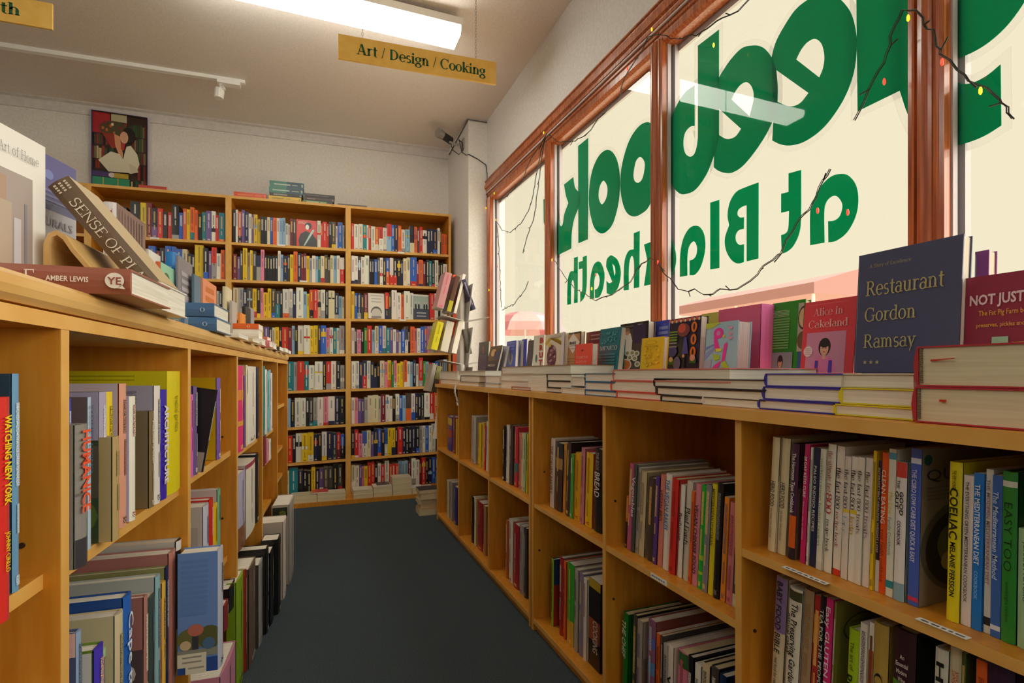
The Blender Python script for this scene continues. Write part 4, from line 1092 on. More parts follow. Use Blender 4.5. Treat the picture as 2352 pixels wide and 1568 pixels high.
rbook(up6, R_MID[5], [
 (1768, 1785, 1003, 'c', dict(t=[('HERO FOOD', '3c4a44', .62, .40), ('the better skin cookbook', '8a8272', .38, .12, dict(cap=.3))], cv='d2c4a0', d=.20, art=a_photo('d8cdb4', '8a4a30', 'b08a5a'))),
 (1787, 1806, 1006, 'c', dict(t=[('HERO FOOD', '3c4a44', .62, .40), ('the better skin cookbook', '8a8272', .38, .12, dict(cap=.3))], cv='d2c4a0', d=.20, art=a_photo('cdb48a', '7a4028', 'b0704a'))),
 (1814, 1830, 1018, 'v', dict(col=hexc('4a2748'), bands=((0, .1, hexc('2b2030')), (.1, .38, hexc('d9641e'))), t=('The Hormone Type Cookbook', 'e8e0d4', .92, .4), cv='463634', d=.19, art=a_photo('6a5a50', '8a7a70', '3a3a3c'), ds='with orange foot')),
 (1842, 1854, 1019, 'P', dict(col=hexc('c8246a'), t=[('28 DAY KETO CURE', 'f0dce4', .9, .56), ('live your way to wellness', 'e8a0c0', .52, .2, dict(cap=.26))], d=.18)),
 (1856, 1861, 1026, 'w', dict(d=.18)),
 (1862, 1878, 1027, 'n', dict(t=('PALEO INDIGO RECIPES', 'd8d4cc', .85, .3, dict(cap=.36)), d=.18)),
 (1879.6, 1893, 1030, 'w', dict(t=('mediterranean healthy recipes', '6a8a4a', .92, .2, dict(cap=.34)), bands=((.0, .07, hexc('d6d2c8')),), d=.17)),
 (1894, 1913, 1019, 'w', dict(t=[('the ultimate fast', 'b06a60', .95, .63, dict(cap=.5, font='serif')), ('800', 'b03040', .62, .46, dict(cap=.72, font='serif')), ('recipe book', '6a6460', .42, .16, dict(cap=.42, font='serif'))], d=.17)),
 (1913.5, 1931.5, 1024, 'w', dict(t=[('the fast 800', '3e3a3a', .84, .52, dict(cap=.56, font='serif')), ('recipe book', 'b05a54', .5, .22, dict(cap=.4, font='serif'))], bands=((0, .05, hexc('d83a24')),), d=.17)),
 (1934, 1949, 1047, 'w', dict(t=[('the fast 800', '5a5058', .9, .58, dict(cap=.62, font='serif')), ('Easy', '9cb4c8', .52, .38, dict(cap=.6, font='serif'))], bands=((.545, .57, hexc('e6c832')),), d=.17)),
 (1950, 1965.5, 1048, 'w', dict(t=[('the fast 800', '3a3634', .9, .58, dict(cap=.62, font='serif')), ('keto', 'c8a040', .53, .38, dict(cap=.7, font='serif'))], bands=((.545, .575, hexc('e6c832')),), d=.17)),
 (1966, 1981, 1049, 'w', dict(t=[('the fast 800', '5a5454', .9, .58, dict(cap=.6, font='serif')), ('treats', '8a6a70', .56, .4, dict(cap=.6, font='serif'))], d=.17)),
 (1982, 1998, 1051, 'w', dict(t=[('the fast 800', '6a6464', .9, .58, dict(cap=.6, font='serif')), ('treats', '9a7a84', .56, .38, dict(cap=.6, font='serif'))], d=.17, ds='with mauve letters')),
 (2001, 2009, 1034, 'y', dict(d=.18)),
 (2009.5, 2019, 1058, 'v', dict(col=hexc('3c2c40'), bands=((0, .24, hexc('d8d0c4')),), t=('INTERMITTENT HEALING WEIGHT LOSS', 'c8b8b0', .95, .3, dict(cap=.5)), d=.17)),
 (2020, 2035.5, 1038.6, 'o', dict(col=hexc('e85a20'), t=[('CLEAN EATING', 'f0d8c0', .88, .5, dict(cap=.6)), ('your health cookbook', '8a2c14', .46, .08, dict(cap=.46))], d=.19)),
 (2037, 2054, 1030, 'w', dict(t=[('The Low', 'c8b84a', .72, .56, dict(cap=.5)), ('Family Cookbook', '8a9a94', .54, .28, dict(cap=.46))], bands=((.06, .11, hexc('2a8a96')), (.93, .975, hexc('5aa0c0'))), d=.19)),
 (2055, 2080, 1060, 'W', dict(t=[('THE', '2a2c2c', .87, .81, dict(cap=.26, off=-.12)), ('GOOD', '2c2a26', .79, .62, dict(cap=.34, off=.2, bold=.03)), ('GUT', '2a2c2c', .79, .66, dict(cap=.3, off=-.24, bold=.03)), ('COOKBOOK', '2a2c2c', .58, .40, dict(cap=.3, bold=.02))], bands=((0, .13, hexc('8ab0c0')), (.89, 1, hexc('d8443c'))), d=.18, cv='a8c0c8')),
 (2087, 2112, 1029.5, 'b', dict(col=hexc('4a64c0'), t=('THE CSIRO LOW CARB DIET QUICK & EASY', 'dcdcf0', .87, .28, dict(cap=.42)), bands=((.03, .055, hexc('d03a5a')), (.905, .94, hexc('d8dcec'))), cv='8d7f70', d=.21, art=a_bowl, hard=False)),
 (2177, 2207, 1060, 'Y', dict(col=hexc('e6d81e'), t=[('THE VERY HUNGRY', '33301a', .95, .82, dict(cap=.3)), ('COELIAC', '26241a', .84, .52, dict(cap=.62, bold=.02)), ('MELANIE PERSSON', '26241a', .5, .16, dict(cap=.4, bold=.02))], d=.20)),
 (2207.5, 2231, 1091, 'w', dict(t=('THE EVERYTHING GREEN MEDITERRANEAN COOKBOOK', '33332f', .96, .16, dict(cap=.34)), d=.18)),
 (2232, 2256, 1086, 'B', dict(col=hexc('1f7ad0'), t=[('THE MEDITERRANEAN DIET', 'e8f0f8', .93, .42, dict(cap=.5)), ('COOKBOOK', '8cc4ec', .38, .2, dict(cap=.34))], d=.18)),
 (2257, 2274.5, 1077, 'w', dict(t=('THE MODERN MEDITERRANEAN DIET', '9a6a78', .94, .3, dict(cap=.44)), bands=((.05, .1, hexc('2a2a2c')),), d=.18)),
 (2275, 2299, 1091, 'b', dict(col=hexc('3c68b4'), t=('The Mediterranean Method', 'c8d8ee', .9, .36, dict(cap=.5, shear=.2)), bands=((.045, .075, hexc('d8e0ea')),), d=.18)),
 (2299.5, 2335, 1082, 'g', dict(col=hexc('2f8a34'), t=[('EASY TOO', '143a1c', .82, .42, dict(cap=.52, bold=-.004)), ('weeknight recipes', '1c5a28', .36, .12, dict(cap=.22))], bands=((.91, .945, hexc('d6dccc')),), cv='1c5a30', d=.22)),
 (2336, 2378, 1215, 'E', dict(t=('JOANNA TOTORO', '28402c', .9, .4, dict(cap=.2)), d=.2)),
], 3.4, lean1=.6)
lo6 = 'lower shelf, counter bay nearest the camera'
rbook(lo6, .40, [
 (1775, 1801, 1324, 'c', dict(bands=((.55, 1, hexc('8a70a0')),), t=[('BABY FOOD BIBLE', '26241e', .97, .38, dict(cap=.46)), ('real food for real babies', '5a5444', .34, .02, dict(cap=.26))], d=.2, ds='with purple top')),
 (1806, 1836, 1348, 'w', dict(bands=((.9, .98, hexc('4a4a2c')),), t=[('The Preserving Garden', '20201c', .88, .2, dict(cap=.46, off=.12)), ('natural cakes', '3a3a34', .78, .45, dict(cap=.28, off=-.25))], d=.2)),
 (1838, 1860, 1352, 'x', dict(col=hexc('a88a68'), d=.2, ik='8a6a48')),
 (1861.5, 1876, 1365, 'R', dict(bands=((.62, .85, hexc('d88a30')),), d=.19)),
 (1876.5, 1891, 1366, 'k', dict(t=('TEA FOR THE PEOPLE', 'd8d4c8', .9, .3, dict(cap=.5)), d=.19)),
 (1892, 1908, 1372, 'P', dict(col=hexc('d8327e'), t=('Easy GLUTEN FREE', 'f4dce8', .94, .2, dict(cap=.6)), d=.19)),
 (1909, 1914, 1379, 'O', dict(cv='8a8440', d=.24, art=a_stamp)),
 (1943, 1968, 1443, 'G', dict(col=hexc('a4c81e'), t=[('preserving', '20280c', .62, .1, dict(cap=.6, bold=.02)), ('The art of', '4a5a14', .9, .66, dict(cap=.34))], d=.16)),
 (1969, 1986, 1429, 'w', dict(d=.17)),
 (1987, 1998, 1428, 'w', dict(bands=((.45, .8, hexc('b0602c')),), d=.17, ds='with a rust strip')),
 (1999, 2033, 1431, 'x', dict(col=hexc('b89a48'), t=('CUISINE', '1c1a14', .66, .05, dict(cap=.56, font='serif')), d=.18)),
 (2044, 2096, 1446, 'd', dict(col=hexc('3a2026'), bands=((0, .66, hexc('5a8a28')),), d=.18, ik=None, cv='1c2014', ds='with green foot')),
 (2140, 2171, 1488, 'w', dict(t=('Halliday', '1e1e1c', .92, .3, dict(cap=.55, bold=.02)), d=.18)),
 (2172, 2203, 1485, 'c', dict(bands=((0, .55, hexc('b0b028')),), d=.18, ik='c05a3a', ds='with a bottle')),
 (2204, 2215, 1497, 'g', dict(col=hexc('4a5a2a'), d=.18)),
 (2236, 2262, 1515, 'o', dict(d=.18)),
 (2265, 2328, 1525, 'v', dict(col=hexc('3a2240'), d=.18, ik=None)),
], 3.6, lean1=1.0)
# lettering across the two thick wine books
for o in list(bpy.data.objects):
    lb = o.get('label', '')
    if lo6 in lb and 'dark brown' in lb:
        w = .0
        for k, s in enumerate(('An', 'Essential', 'Modern', 'Wine', 'Book')):
            ww = (.25, .7, .6, .42, .42)[k]; W = o.dimensions.x * .55 * ww / .7; text_on(o, 'title', s, (-W / 2, -.0066, .215 - .013 * k), (1, 0, 0), (0, 0, 1), W, .0075, 'd8ccc4', nrm=(0, -1, 0))
    if lo6 in lb and lb.startswith('purple'):
        for k, s in enumerate(('KAREN', 'MARTINI')): W = (.02, .028)[k]; text_on(o, 'title', s, (-W / 2, -.0066, .195 - .014 * k), (1, 0, 0), (0, 0, 1), W, .008, 'b8a0b0', nrm=(0, -1, 0))
up5 = 'upper shelf, second-nearest counter bay'
rbook(up5, R_MID[4], [
 (1435, 1441, 1137, 'k', dict(d=.15, bands=((.5, 1, hexc('c86a30')),))),
 (1442, 1451, 1064, 'p', dict(col=hexc('c05a86'), d=.24)),
 (1451.5, 1460, 1065, 'd', dict(col=hexc('4c4a4a'), t=('Vegetables', 'd8d4d0', .86, .4, dict(cap=.8)), cv='8a867c', d=.27)),
 (1460.5, 1467, 1073, 's', dict(col=hexc('a8a296'), d=.26)),
 (1467.5, 1480, 1082, 'c', dict(col=hexc('c4b48e'), d=.25, cv='b8a680')),
 (1484, 1500, 1097, 'd', dict(col=hexc('4a3c36'), cv='3e3430', d=.2, art=a_photo('4a4036', '6a6a30', '3a3a20'))),
 (1501, 1510, 1093, 'v', dict(col=hexc('5a3c8a'), d=.19)),
 (1510.5, 1522, 1089, 'S', dict(t=('VEGAN BBQ', '5a2a1c', .84, .5, dict(cap=.62)), d=.19)),
 (1523, 1538, 1088, 'w', dict(t=('THE VEGAN BAKES', '4a76a8', .95, .42, dict(cap=.62, bold=.015)), d=.19)),
 (1539, 1555, 1098, 'r', dict(d=.2, cv='c83a2c', ik='8a1c14')),
 (1556, 1567, 1113, 'w', dict(t=('Barbecue', '3a3836', .7, .4, dict(cap=.5)), d=.17)),
 (1570, 1584, 1104, 'c', dict(col=hexc('cfc8b6'), t=('Plant Feasts', '1e1c1a', .74, .36, dict(cap=.8, font='serif')), d=.19)),
 (1584.5, 1591, 1126, 'o', dict(d=.17)),
 (1591.5, 1604, 1110, 'p', dict(t=('VEGAN CHINESE FOOD', '3a2030', .8, .12, dict(cap=.62)), d=.19)),
 (1605, 1616, 1113, 'g', dict(col=hexc('22b034'), bands=((.28, .33, hexc('b0d03a')), (.14, .17, hexc('b0d03a'))), d=.18)),
 (1616.5, 1629, 1112, 's', dict(col=hexc('85828c'), d=.18)),
 (1629.5, 1641.5, 1110, 'Y', dict(col=hexc('e0d024'), t=('MEDITERRANEAN VEGETARIAN', '55501c', .96, .45, dict(cap=.5)), d=.18)),
 (1642, 1656.5, 1108, 'k', dict(ik='8a8a86', d=.18)),
 (1657, 1668, 1140, 'o', dict(col=hexc('e8902a'), d=.15)),
 (1668.5, 1682.5, 1153, 'p', dict(col=hexc('d07f86'), d=.15)),
 (1683, 1694, 1142, 'd', dict(bands=((.0, .12, hexc('c8c4b4')), (.92, 1, hexc('3a5ac8'))), d=.16)),
], 4.2, lean1=3.6)
lo5 = 'bottom of the second-nearest counter bay'
rbook(lo5, .05, [
 (1407, 1416, 1390, 'x', dict(col=hexc('c8b494'), cv='8a7420', d=.27)),
 (1427, 1439, 1407, 'g', dict(col=hexc('1f7a24'), cv='1c6a20', t=('THE CHEF', 'dcecd8', .92, .5, dict(cap=.7, shear=.2)), d=.22)),
 (1452, 1461, 1410, 'd', dict(cv='2a2220', d=.26)),
 (1462, 1474, 1423, 's', dict(col=hexc('a89a90'), cv='b0a298', d=.24, art=a_photo('8a7a70', '3a2a26', '54403a'))),
 (1486, 1503, 1422, 'v', dict(col=hexc('8a5a7a'), bands=((0, .2, hexc('4a5aa8')), (.25, .4, hexc('c04a3a')), (.5, .62, hexc('5a8ac0')), (.75, .84, hexc('5a6ab8'))), cv='8a4a44', d=.27, ds='with patterned spine')),
 (1504, 1512, 1453, 'o', dict(d=.24)),
 (1513, 1518, 1458, 'd', dict(d=.24)),
 (1519, 1531, 1478, 's', dict(col=hexc('b8b2aa'), d=.25)),
 (1532, 1544, 1481, 'w', dict(t=('VEGAN', '141412', .72, .25, dict(cap=.62, bold=.03)), d=.25)),
 (1552, 1575, 1496, 'p', dict(bands=((.86, 1, hexc('3a6a34')), (0, .55, hexc('c83a9a'))), d=.24, ds='with leafy top')),
 (1577, 1589, 1505, 'k', dict(d=.24, cv='14141a')),
 (1591, 1605, 1524, 'W', dict(ik='3a3a3a', d=.23)),
 (1609, 1626, 1523, 'c', dict(d=.23, cv='3a2c24')),
 (1629, 1646, 1530, 'd', dict(d=.22, cv='241c1c')),
 (1648, 1664, 1548, 'N', dict(d=.22)),
], 2.0)
up4 = 'upper shelf, third-nearest counter bay'
rbook(up4, R_MID[3], [
 (1264, 1274, 1007, 'w', dict(col=hexc('d0c0b4'), t=('THE ITALIAN BAKERY', '6a4a44', .9, .2, dict(cap=.5)), d=.2)),
 (1275, 1292, 1017, 'd', dict(col=hexc('4a3228'), bands=((.62, .78, hexc('a8824a')), (.8, 1, hexc('22323a'))), cv='3a2a22', d=.2)),
 (1293, 1299, 1019, 'o', dict(col=hexc('d8922c'), d=.2)),
 (1300, 1309, 1015, 'd', dict(col=hexc('4a3a3a'), cv='241a16', d=.26)),
 (1310, 1317, 1042, 'g', dict(col=hexc('4aa44a'), cv='d8a41e', d=.2)),
 (1318, 1331, 1040, 'y', dict(col=hexc('dca41c'), d=.19, ik='8a4a1c')),
 (1332, 1341, 1028, 'p', dict(col=hexc('c87a8a'), cv='b86a7c', d=.24)),
 (1343, 1359, 1040, 'y', dict(cv='d8441c', ik='a83a1c', d=.2)),
 (1363, 1382, 1031, 'k', dict(t=[('THE', 'b8b4ac', .96, .88, dict(cap=.3)), ('BREAD', 'dcd8d0', .72, .42, dict(cap=.6)), ('BOOK', '9a968e', .86, .74, dict(cap=.4))], d=.21)),
], 3.0)
lo4 = 'bottom of the third-nearest counter bay'
rbook(lo4, .05, [
 (1265, 1270, 1283, 'G', dict(col=hexc('9ac02c'), cv='28406a', d=.22, art=a_photo('a8342c', '3a6a4a', 'd8c8a0'))),
 (1284, 1292, 1279, 'r', dict(col=hexc('a82c30'), d=.26, cv='7a7068')),
 (1293, 1299, 1288, 'o', dict(d=.24)),
 (1301, 1317, 1294, 'g', dict(col=hexc('3aa82c'), bands=((0, .3, hexc('d8a83a')),), d=.24, cv='8a7a74')),
 (1319, 1328, 1306, 's', dict(col=hexc('a8a29a'), d=.24)),
 (1329, 1338, 1316, 'v', dict(col=hexc('8a8098'), d=.24)),
 (1339, 1347, 1327, 'w', dict(d=.24)),
 (1349, 1376, 1333, 'k', dict(col=hexc('1c1614'), t=('COOKING', 'd0c8b8', .56, .2, dict(cap=.4, off=.22)), bands=((.9, 1, hexc('b89a24')), (.3, .55, hexc('9a4a24'))), d=.22, hard=False, ds='with yellow top')),
], 1.2)
up3 = 'upper shelf, third counter bay from far end'
rbook(up3, R_MID[2], [
 (1155, 1160.5, 978, 'k', {}), (1162, 1169, 976, 'w', {}), (1170, 1178, 976, 'd', dict(ik='d8d0c0')), (1180, 1188, 980, 'r', dict(col=hexc('c8344a'), bands=((.25, .4, hexc('2a7a80')),))),
 (1189, 1196.5, 994, 'S', {}), (1197, 1202, 994, 'c', {}), (1202.5, 1207, 995, 'E', {}), (1207.5, 1210, 996, 'Y', {}),
], 2.4)
lo3 = 'bottom, third counter bay from far end'
rbook(lo3, .05, [(1160, 1165.5, 1194, 'o', dict(col=hexc('c05a14'))), (1167, 1176.5, 1193, 'w', dict(d=.25)), (1178, 1191, 1204, 'r', dict(col=hexc('a82430'), d=.25)), (1192.5, 1202.5, 1207, 's', dict(d=.24)), (1203, 1209, 1212, 'd', dict(ik='c8c0b0'))], 1.0)
up2 = 'upper shelf, second counter bay from far end'
rbook(up2, R_MID[1], [(1081, 1092, 956, 's', dict(col=hexc('b8b4ac'), d=.26, cv='a8a49c')), (1098, 1105, 972, 'y', {}), (1106, 1111.5, 970, 'y', dict(col=hexc('d8b048'))), (1112, 1115, 978, 'r', {}), (1115.5, 1120, 967, 'w', dict(ik='4a4a9a'))], 3.0)
lo2 = 'bottom, second counter bay from far end'
rbook(lo2, .05, [(1082, 1087.5, 1140, 'k', {}), (1088.5, 1093.5, 1143, 'c', dict(d=.25, cv='c8b88a')), (1094.5, 1107, 1153, 'r', dict(col=hexc('a02028'))), (1109, 1115, 1161, 'x', {})], .6)
up1 = 'upper shelf of the farthest counter bay'
rbook(up1, R_MID[0], [(1028, 1038, 956, 'v', dict(bands=((.75, .95, hexc('d8b83a')), (.4, .6, hexc('c04a2a')), (0, .2, hexc('2a3a9a'))), ds='with banded spine')), (1039, 1047, 957, 'm', {}), (1047.5, 1050.5, 962, 'y', {})], 2.2)
rbook('bottom of the farthest counter bay', .05, [(1026, 1032, 1103, 'c', {}), (1033, 1039, 1106, 's', {}), (1040, 1048, 1117, 'b', dict(col=hexc('3a3a8a')))], .8)

# ---------------- art books on the shelving left of the aisle
def lbook(where, zs, L, n0=LN - .015, cat='art_book', group='books on the aisle shelving'):
    rnd = random.Random(len(where) * 17 + len(L)); prev = -9.0
    for i, b in enumerate(L):
        pxl, pxr, yt, c = b[:4]
        o = b[4] if len(b) > 4 else {}
        n = o.get('n', n0)
        a0, a1 = na(at_n(pxl, 800, n))[1], na(at_n(pxr, 800, n))[1]
        if zs > .2 and n < LN:
            for lo, hi in zip(LBAY, LBAY[1:]):
                if lo < (a0 + a1) / 2 < hi: a0, a1 = max(a0, lo + .0115), min(a1, hi - .0115)
        if zs == 0.0:
            a0 = max(a0, prev + .0015); a1 = max(a1, a0 + .012); prev = a1
        w = max(.004, (a1 - a0) * .97)
        z0 = o.get('z', zs)
        ztop = at_n((pxl + pxr) / 2, yt, n).z
        h = max(.08, ztop - z0 - .001)
        d = o.get('d', min(.32, max(.16, h * rnd.uniform(.7, .85))))
        if z0 == 0.0 and any(a0 - .012 < q < a1 + .012 for q in LBAY): d = min(d, n - LN - .003) if n - LN > .03 else .03
        col = o.get('col') or jit(c, rnd, .05)
        root = book_local(w, h, d, col, cat, o.get('hard', w > .012), o.get('bands', ()), o.get('ik', None if 't' in o else auto_ink(col, rnd)), cover=rgb(o['cv']) if 'cv' in o else None, back=rgb(o['cv']) if 'cv' in o else None)
        for t in ([o['t']] if 't' in o and not isinstance(o['t'], list) else o.get('t', [])):
            spine_text(root, w, h, d, t[0], t[1], t[2], t[3], **(t[4] if len(t) > 4 else {}))
        if 'art' in o:
            a = face_art(w, h, d, -1); o['art'](a, root); a.done(root)
        root.matrix_world = frame_mat(left_pt(n, (a0 + a1) / 2, z0 + .0006), AX, -NX, (0, 0, 1)) @ Matrix.Rotation(math.radians(o.get('lean', 0)), 4, 'Y') @ Matrix.Rotation(math.radians(o.get('roll', 0)), 4, 'X')
        ds = o.get('ds', '')
        tag(root, f"{o.get('cw') or WORD.get(c, 'grey')} {cat.replace('_', ' ')}{' ' + ds if ds else ''}, {ORD[i + 1]} from left, {where}", cat.replace('_', ' '), group)
def a_frame(base, pic):
    return lambda a, o: (a.rect(.06, .08, .94, .78, pic), a.lines(.2, .8, .84, .92, 3, '4a4a4a', base))
def a_tree(a, o):
    a.rect(0, 0, 1, .74, '3a6ab8'); a.ell(.45, .18, .5, .34, '1e3a26'); a.ell(.72, .1, .4, .24, '16281c')
    rr = random.Random(3)
    for _ in range(26): a.ell(.35 + rr.random() * .6, .48 + rr.random() * .26, .03 + rr.random() * .05, .015, '1c2430', 8)
    a.lines(.15, .85, .8, .95, 6, '5a5a6a', 'a8a2b4'); a.rect(.06, .03, .3, .14, 'e0dcd4')
def a_sky(a, o):
    a.rect(0, 0, 1, 1, '6a8ac4'); a.rect(0, .0, 1, .12, '2a4a94'); a.lines(.08, .74, .50, .93, 11, '587ab6', '6a8ac4')
    a.ell(.35, .29, .36, .09, '6a6a3a'); a.ell(.8, .29, .3, .1, '5a5a34'); a.rect(.36, .12, .52, .34, '3a3a44'); a.ell(.45, .36, .2, .05, 'b86a5a'); a.rect(.0, .14, 1, .2, '8a8a7a'); a.ell(.2, .24, .14, .04, 'c8b08a'); a.ell(.78, .24, .16, .05, '4a6a8a')
    a.rect(0, .06, .72, .17, 'd8d0bc'); a.lines(.12, .6, .1, .14, 2, '2a2a2a', 'd8d0bc'); a.rect(.2, .0, .72, .07, 'd8d0bc'); a.lines(.26, .66, .03, .05, 1, '1c1c1c', 'd8d0bc')
def a_mount(a, o):
    a.rect(0, 0, 1, 1, '3c4a34'); a.rect(0, .68, 1, 1, 'a8a0bc'); a.poly([(0, .6), (.3, .76), (.7, .7), (1, .64), (1, .3), (0, .3)], '5a5448'); a.ell(.4, .4, .4, .16, '2c2a22'); a.ell(.5, .18, .5, .2, '5a6e3a'); a.rect(.0, .02, .3, .2, 'c8c4b8')
def a_flower(a, o):
    a.rect(0, 0, 1, 1, 'c4b8d4')
    for u, v, c in ((.3, .6, '4a8a3a'), (.4, .38, '5a9a44'), (.5, .2, 'e07a3a'), (.6, .3, 'e8b0a8'), (.7, .12, 'b08a3a')): a.ell(u, v, .12, .07, c)
def a_kand(a, o): a.rect(0, 0, 1, 1, 'd0c416'); a.lines(.05, .8, .93, .96, 2, '6a6410', 'd0c416')
def a_grass(a, o):
    a.rect(.0, .0, 1, .82, '6a8a2a'); rr = random.Random(5)
    for _ in range(60): u, v = rr.random(), rr.random() * .8; a.poly([(u, v), (u + .02, v), (u + .03, v + .06)], rr.choice(['8aa83a', '4a6a1c', 'a8b04a']))
    a.rect(0, .82, 1, 1, 'dcd8d4')
def a_pasta(a, o): a.rect(0, 0, 1, 1, '4a5a84'); a.ell(.45, .35, .4, .3, '5a3a34'); a.ell(.45, .35, .3, .22, '7a4a3c'); a.ell(.75, .75, .2, .1, 'c8a07a'); a.ell(.8, .6, .15, .07, 'd8b48a'); a.rect(0, .9, 1, 1, 'd8b8b4')
def a_dark(a, o): a.rect(0, 0, 1, 1, '1c1a1c'); a.rect(0, 0, 1, .24, 'a8988a'); a.ell(.5, .12, .3, .1, '6a5a50'); a.ell(.15, .75, .1, .14, '3a2a20')
b0 = 'aisle shelf beside the frame edge'
lbook(b0, L_SH[0][0], [(-22, 22, 911, 'r', dict(t=[('WATCHING NEW YORK', 'f0d21e', .92, .52, dict(cap=.34, bold=.03)), ('JOHNNY CIRILLO', 'f0d21e', .4, .22, dict(cap=.24))], n=LN + .012, d=.16)),
      (27, 43, 857, 'l', dict(col=hexc('6a9ac0'), cv='2c4a5c', d=.2, ik='dce8f0', n=LN - .02))])
b1 = 'upper aisle shelf nearest camera'
lbook(b1, L_SH[1][0], [
 (142, 149, 810, 'L', dict(d=.2)), (149.5, 155, 877, 'E', dict(col=hexc('b8c8b0'), d=.2)),
 (155.5, 163, 914, 'b', dict(col=hexc('3a4ac0'), ik='dce4f4', d=.18)),
 (171, 200, 973, 's', dict(col=hexc('8a8680'), t=('HUMANICE', 'e85a3a', .96, .38, dict(cap=.62, bold=.03)), n=LN + .006, bands=((0, .2, hexc('3c3a40')), (.5, .52, hexc('6a6660'))), d=.15, ds='with orange lettering')),
 (201, 209, 911, 'l', dict(col=hexc('b0c4d8'), t=('SYDNEY LIVING', '33506a', .95, .5, dict(cap=.6, bold=.02)), cv='6a5a58', d=.17)),
 (226, 242, 899, 'd', dict(col=hexc('5a6048'), bands=((.66, 1, hexc('a8a0bc')), (.4, .6, hexc('3c342c'))), cv='3c4a34', art=a_mount, d=.2, ds='with mountain photo')),
 (243, 257, 899, 'y', dict(col=hexc('e0c42a'), ik='6a5a1c', d=.17)),
 (258, 272, 1001, 'x', dict(col=hexc('b09a6a'), n=LN + .004, d=.14, ik='8a7648')),
 (273, 288, 880, 'S', dict(col=hexc('d89a80'), cv='c0b2c4', d=.26)),
 (296, 309, 909, 'w', dict(art=a_flower, cv='c4b8d4', d=.17, ds='with flowers')),
 (342, 352, 943, 'd', dict(col=hexc('7a6a4c'), d=.17, ik='e0d8c0')),
 (353, 366, 885, 'w', dict(cv='a8a2b4', art=a_tree, d=.2, ds='with black boughs')),
 (367, 382, 894, 'b', dict(col=hexc('3c2ca8'), t=('ARCHITECTURE', 'e4e0f0', .86, .14, dict(cap=.6, bold=.03)), d=.16)),
 (383, 414, 852, 'Y', dict(col=hexc('dccc18'), cv='d0c416', art=a_kand, t=('tropical gardens', '8a8414', .8, .5, dict(cap=.2)), d=.31)),
 (415, 431, 843, 'l', dict(col=hexc('8a8ab8'), cv='5a6aa0', bands=((0, .38, hexc('4a2c1c')),), d=.3)),
])
b1l = 'lower aisle shelf nearest camera'
lbook(b1l, L_SH[1][1], [
 (174, 186, 1447, 'l', dict(col=hexc('8aa0c0'), cv='4a5a84', art=a_pasta, n=LN + .0, d=.2, ds='with dish photo')),
 (215, 236, 1482, 'b', dict(col=hexc('4a3ab8'), cv='6a8a2a', art=a_grass, bands=((.4, .6, hexc('c83a5a')),), d=.2, n=LN - .005)),
 (237, 243, 1488, 'E', dict(d=.2)),
 (263, 281, 1405, 'c', dict(col=hexc('cdbf9c'), cv='c8ba98', d=.26, ik='6a5c40')),
 (282, 300, 1364, 'b', dict(col=hexc('2c64b8'), cv='1c4a94', t=('Cape to Bluff', 'dcecf8', .9, .12, dict(cap=.56)), d=.30)),
 (330, 338, 1367, 'S', dict(col=hexc('b07a70'), d=.26, cv='a87068', art=a_photo('5a4a48', 'd8cabc', 'c8421c'))),
 (339, 355, 1367, 'd', dict(col=hexc('3c4a44'), ik='6a8aa0', d=.27, cv='c8bcae')),
 (356, 366, 1320, 'T', dict(col=hexc('8ab0b8'), cv='a8b0ac', d=.31)),
 (366.5, 371, 1376, 'o', dict(col=hexc('b06a3c'), d=.22)),
 (371.5, 379, 1335, 'y', dict(col=hexc('e0b44a'), d=.24)),
 (379.5, 386, 1300, 'n', dict(cv='8a8a5a', d=.30, ik='e0e0e0')),
 (387, 402, 1264, 'S', dict(col=hexc('b87a70'), cv='a8706a', d=.30, ik='c89088')),
 (403, 420, 1236, 'k', dict(cv='b8b4ac', bands=((.93, 1, hexc('d8d4d0')), (0, .35, hexc('8a7a4a'))), ik='c8c4bc', d=.30)),
])
b2 = 'upper shelf, second aisle bay'
lbook(b2, L_SH[2][0], [(435, 442, 905, 'p', dict(col=hexc('d86ab0'), d=.18)), (443, 451, 886, 'v', dict(d=.18)), (462, 466, 893, 'k', dict(cv='1c1a1c', art=a_dark, d=.16, n=-.376, roll=9, ds='with pale foot')), (497, 505, 867, 'v', dict(col=hexc('7a5ab0'), cv='d8ae14', d=.22, ds='with yellow boards', z=L_SH[2][0]))])
b2m = 'lower shelf of the second aisle bay'
lbook(b2m, L_SH[2][1], [(466, 479, 1158, 'w', dict(col=hexc('c8c8d8'), cv='c4beb8', d=.2, art=a_frame('c4beb8', 'b0aca8'))), (480, 488, 1144, 'r', dict(d=.2)), (489, 498, 1156, 'y', dict(d=.16, cv='dcb818')), (499, 504.5, 1122, 'E', dict(col=hexc('7ab090'), cv='c8bcbc', d=.25))])
lbook('propped before second aisle bay', .405, [(500, 511, 1257, 'l', dict(col=hexc('b8bccc'), cv='6a8ac4', art=a_sky, d=.082, n=-.287, cw='sky blue', ds='with barcode label'))])
b3 = 'upper shelf of the third aisle bay'
lbook(b3, L_SH[3][0], [(546, 559, 840, 'P', dict(col=hexc('e82c7a'), bands=((.6, .72, hexc('e88a3a')), (.3, .36, hexc('e8a03a'))), d=.24, n=LN - .01)), (560, 563, 862, 'v', dict(d=.2)), (564, 567, 838, 'c', dict(d=.27)), (567.5, 588, 841, 'w', dict(d=.26, cv='b8aeb0')), (589, 594.5, 843, 'n', {}), (595, 598, 850, 'x', {})])
b4 = 'upper shelf of the fourth aisle bay'
lbook(b4, L_SH[4][0], [(603, 608, 840, 't', {}), (608.5, 612, 848, 'w', dict(ik='1c1c1c')), (612.5, 616, 852, 'T', {}), (616.5, 621, 849, 'l', {}), (621.5, 624, 856, 'w', {})])
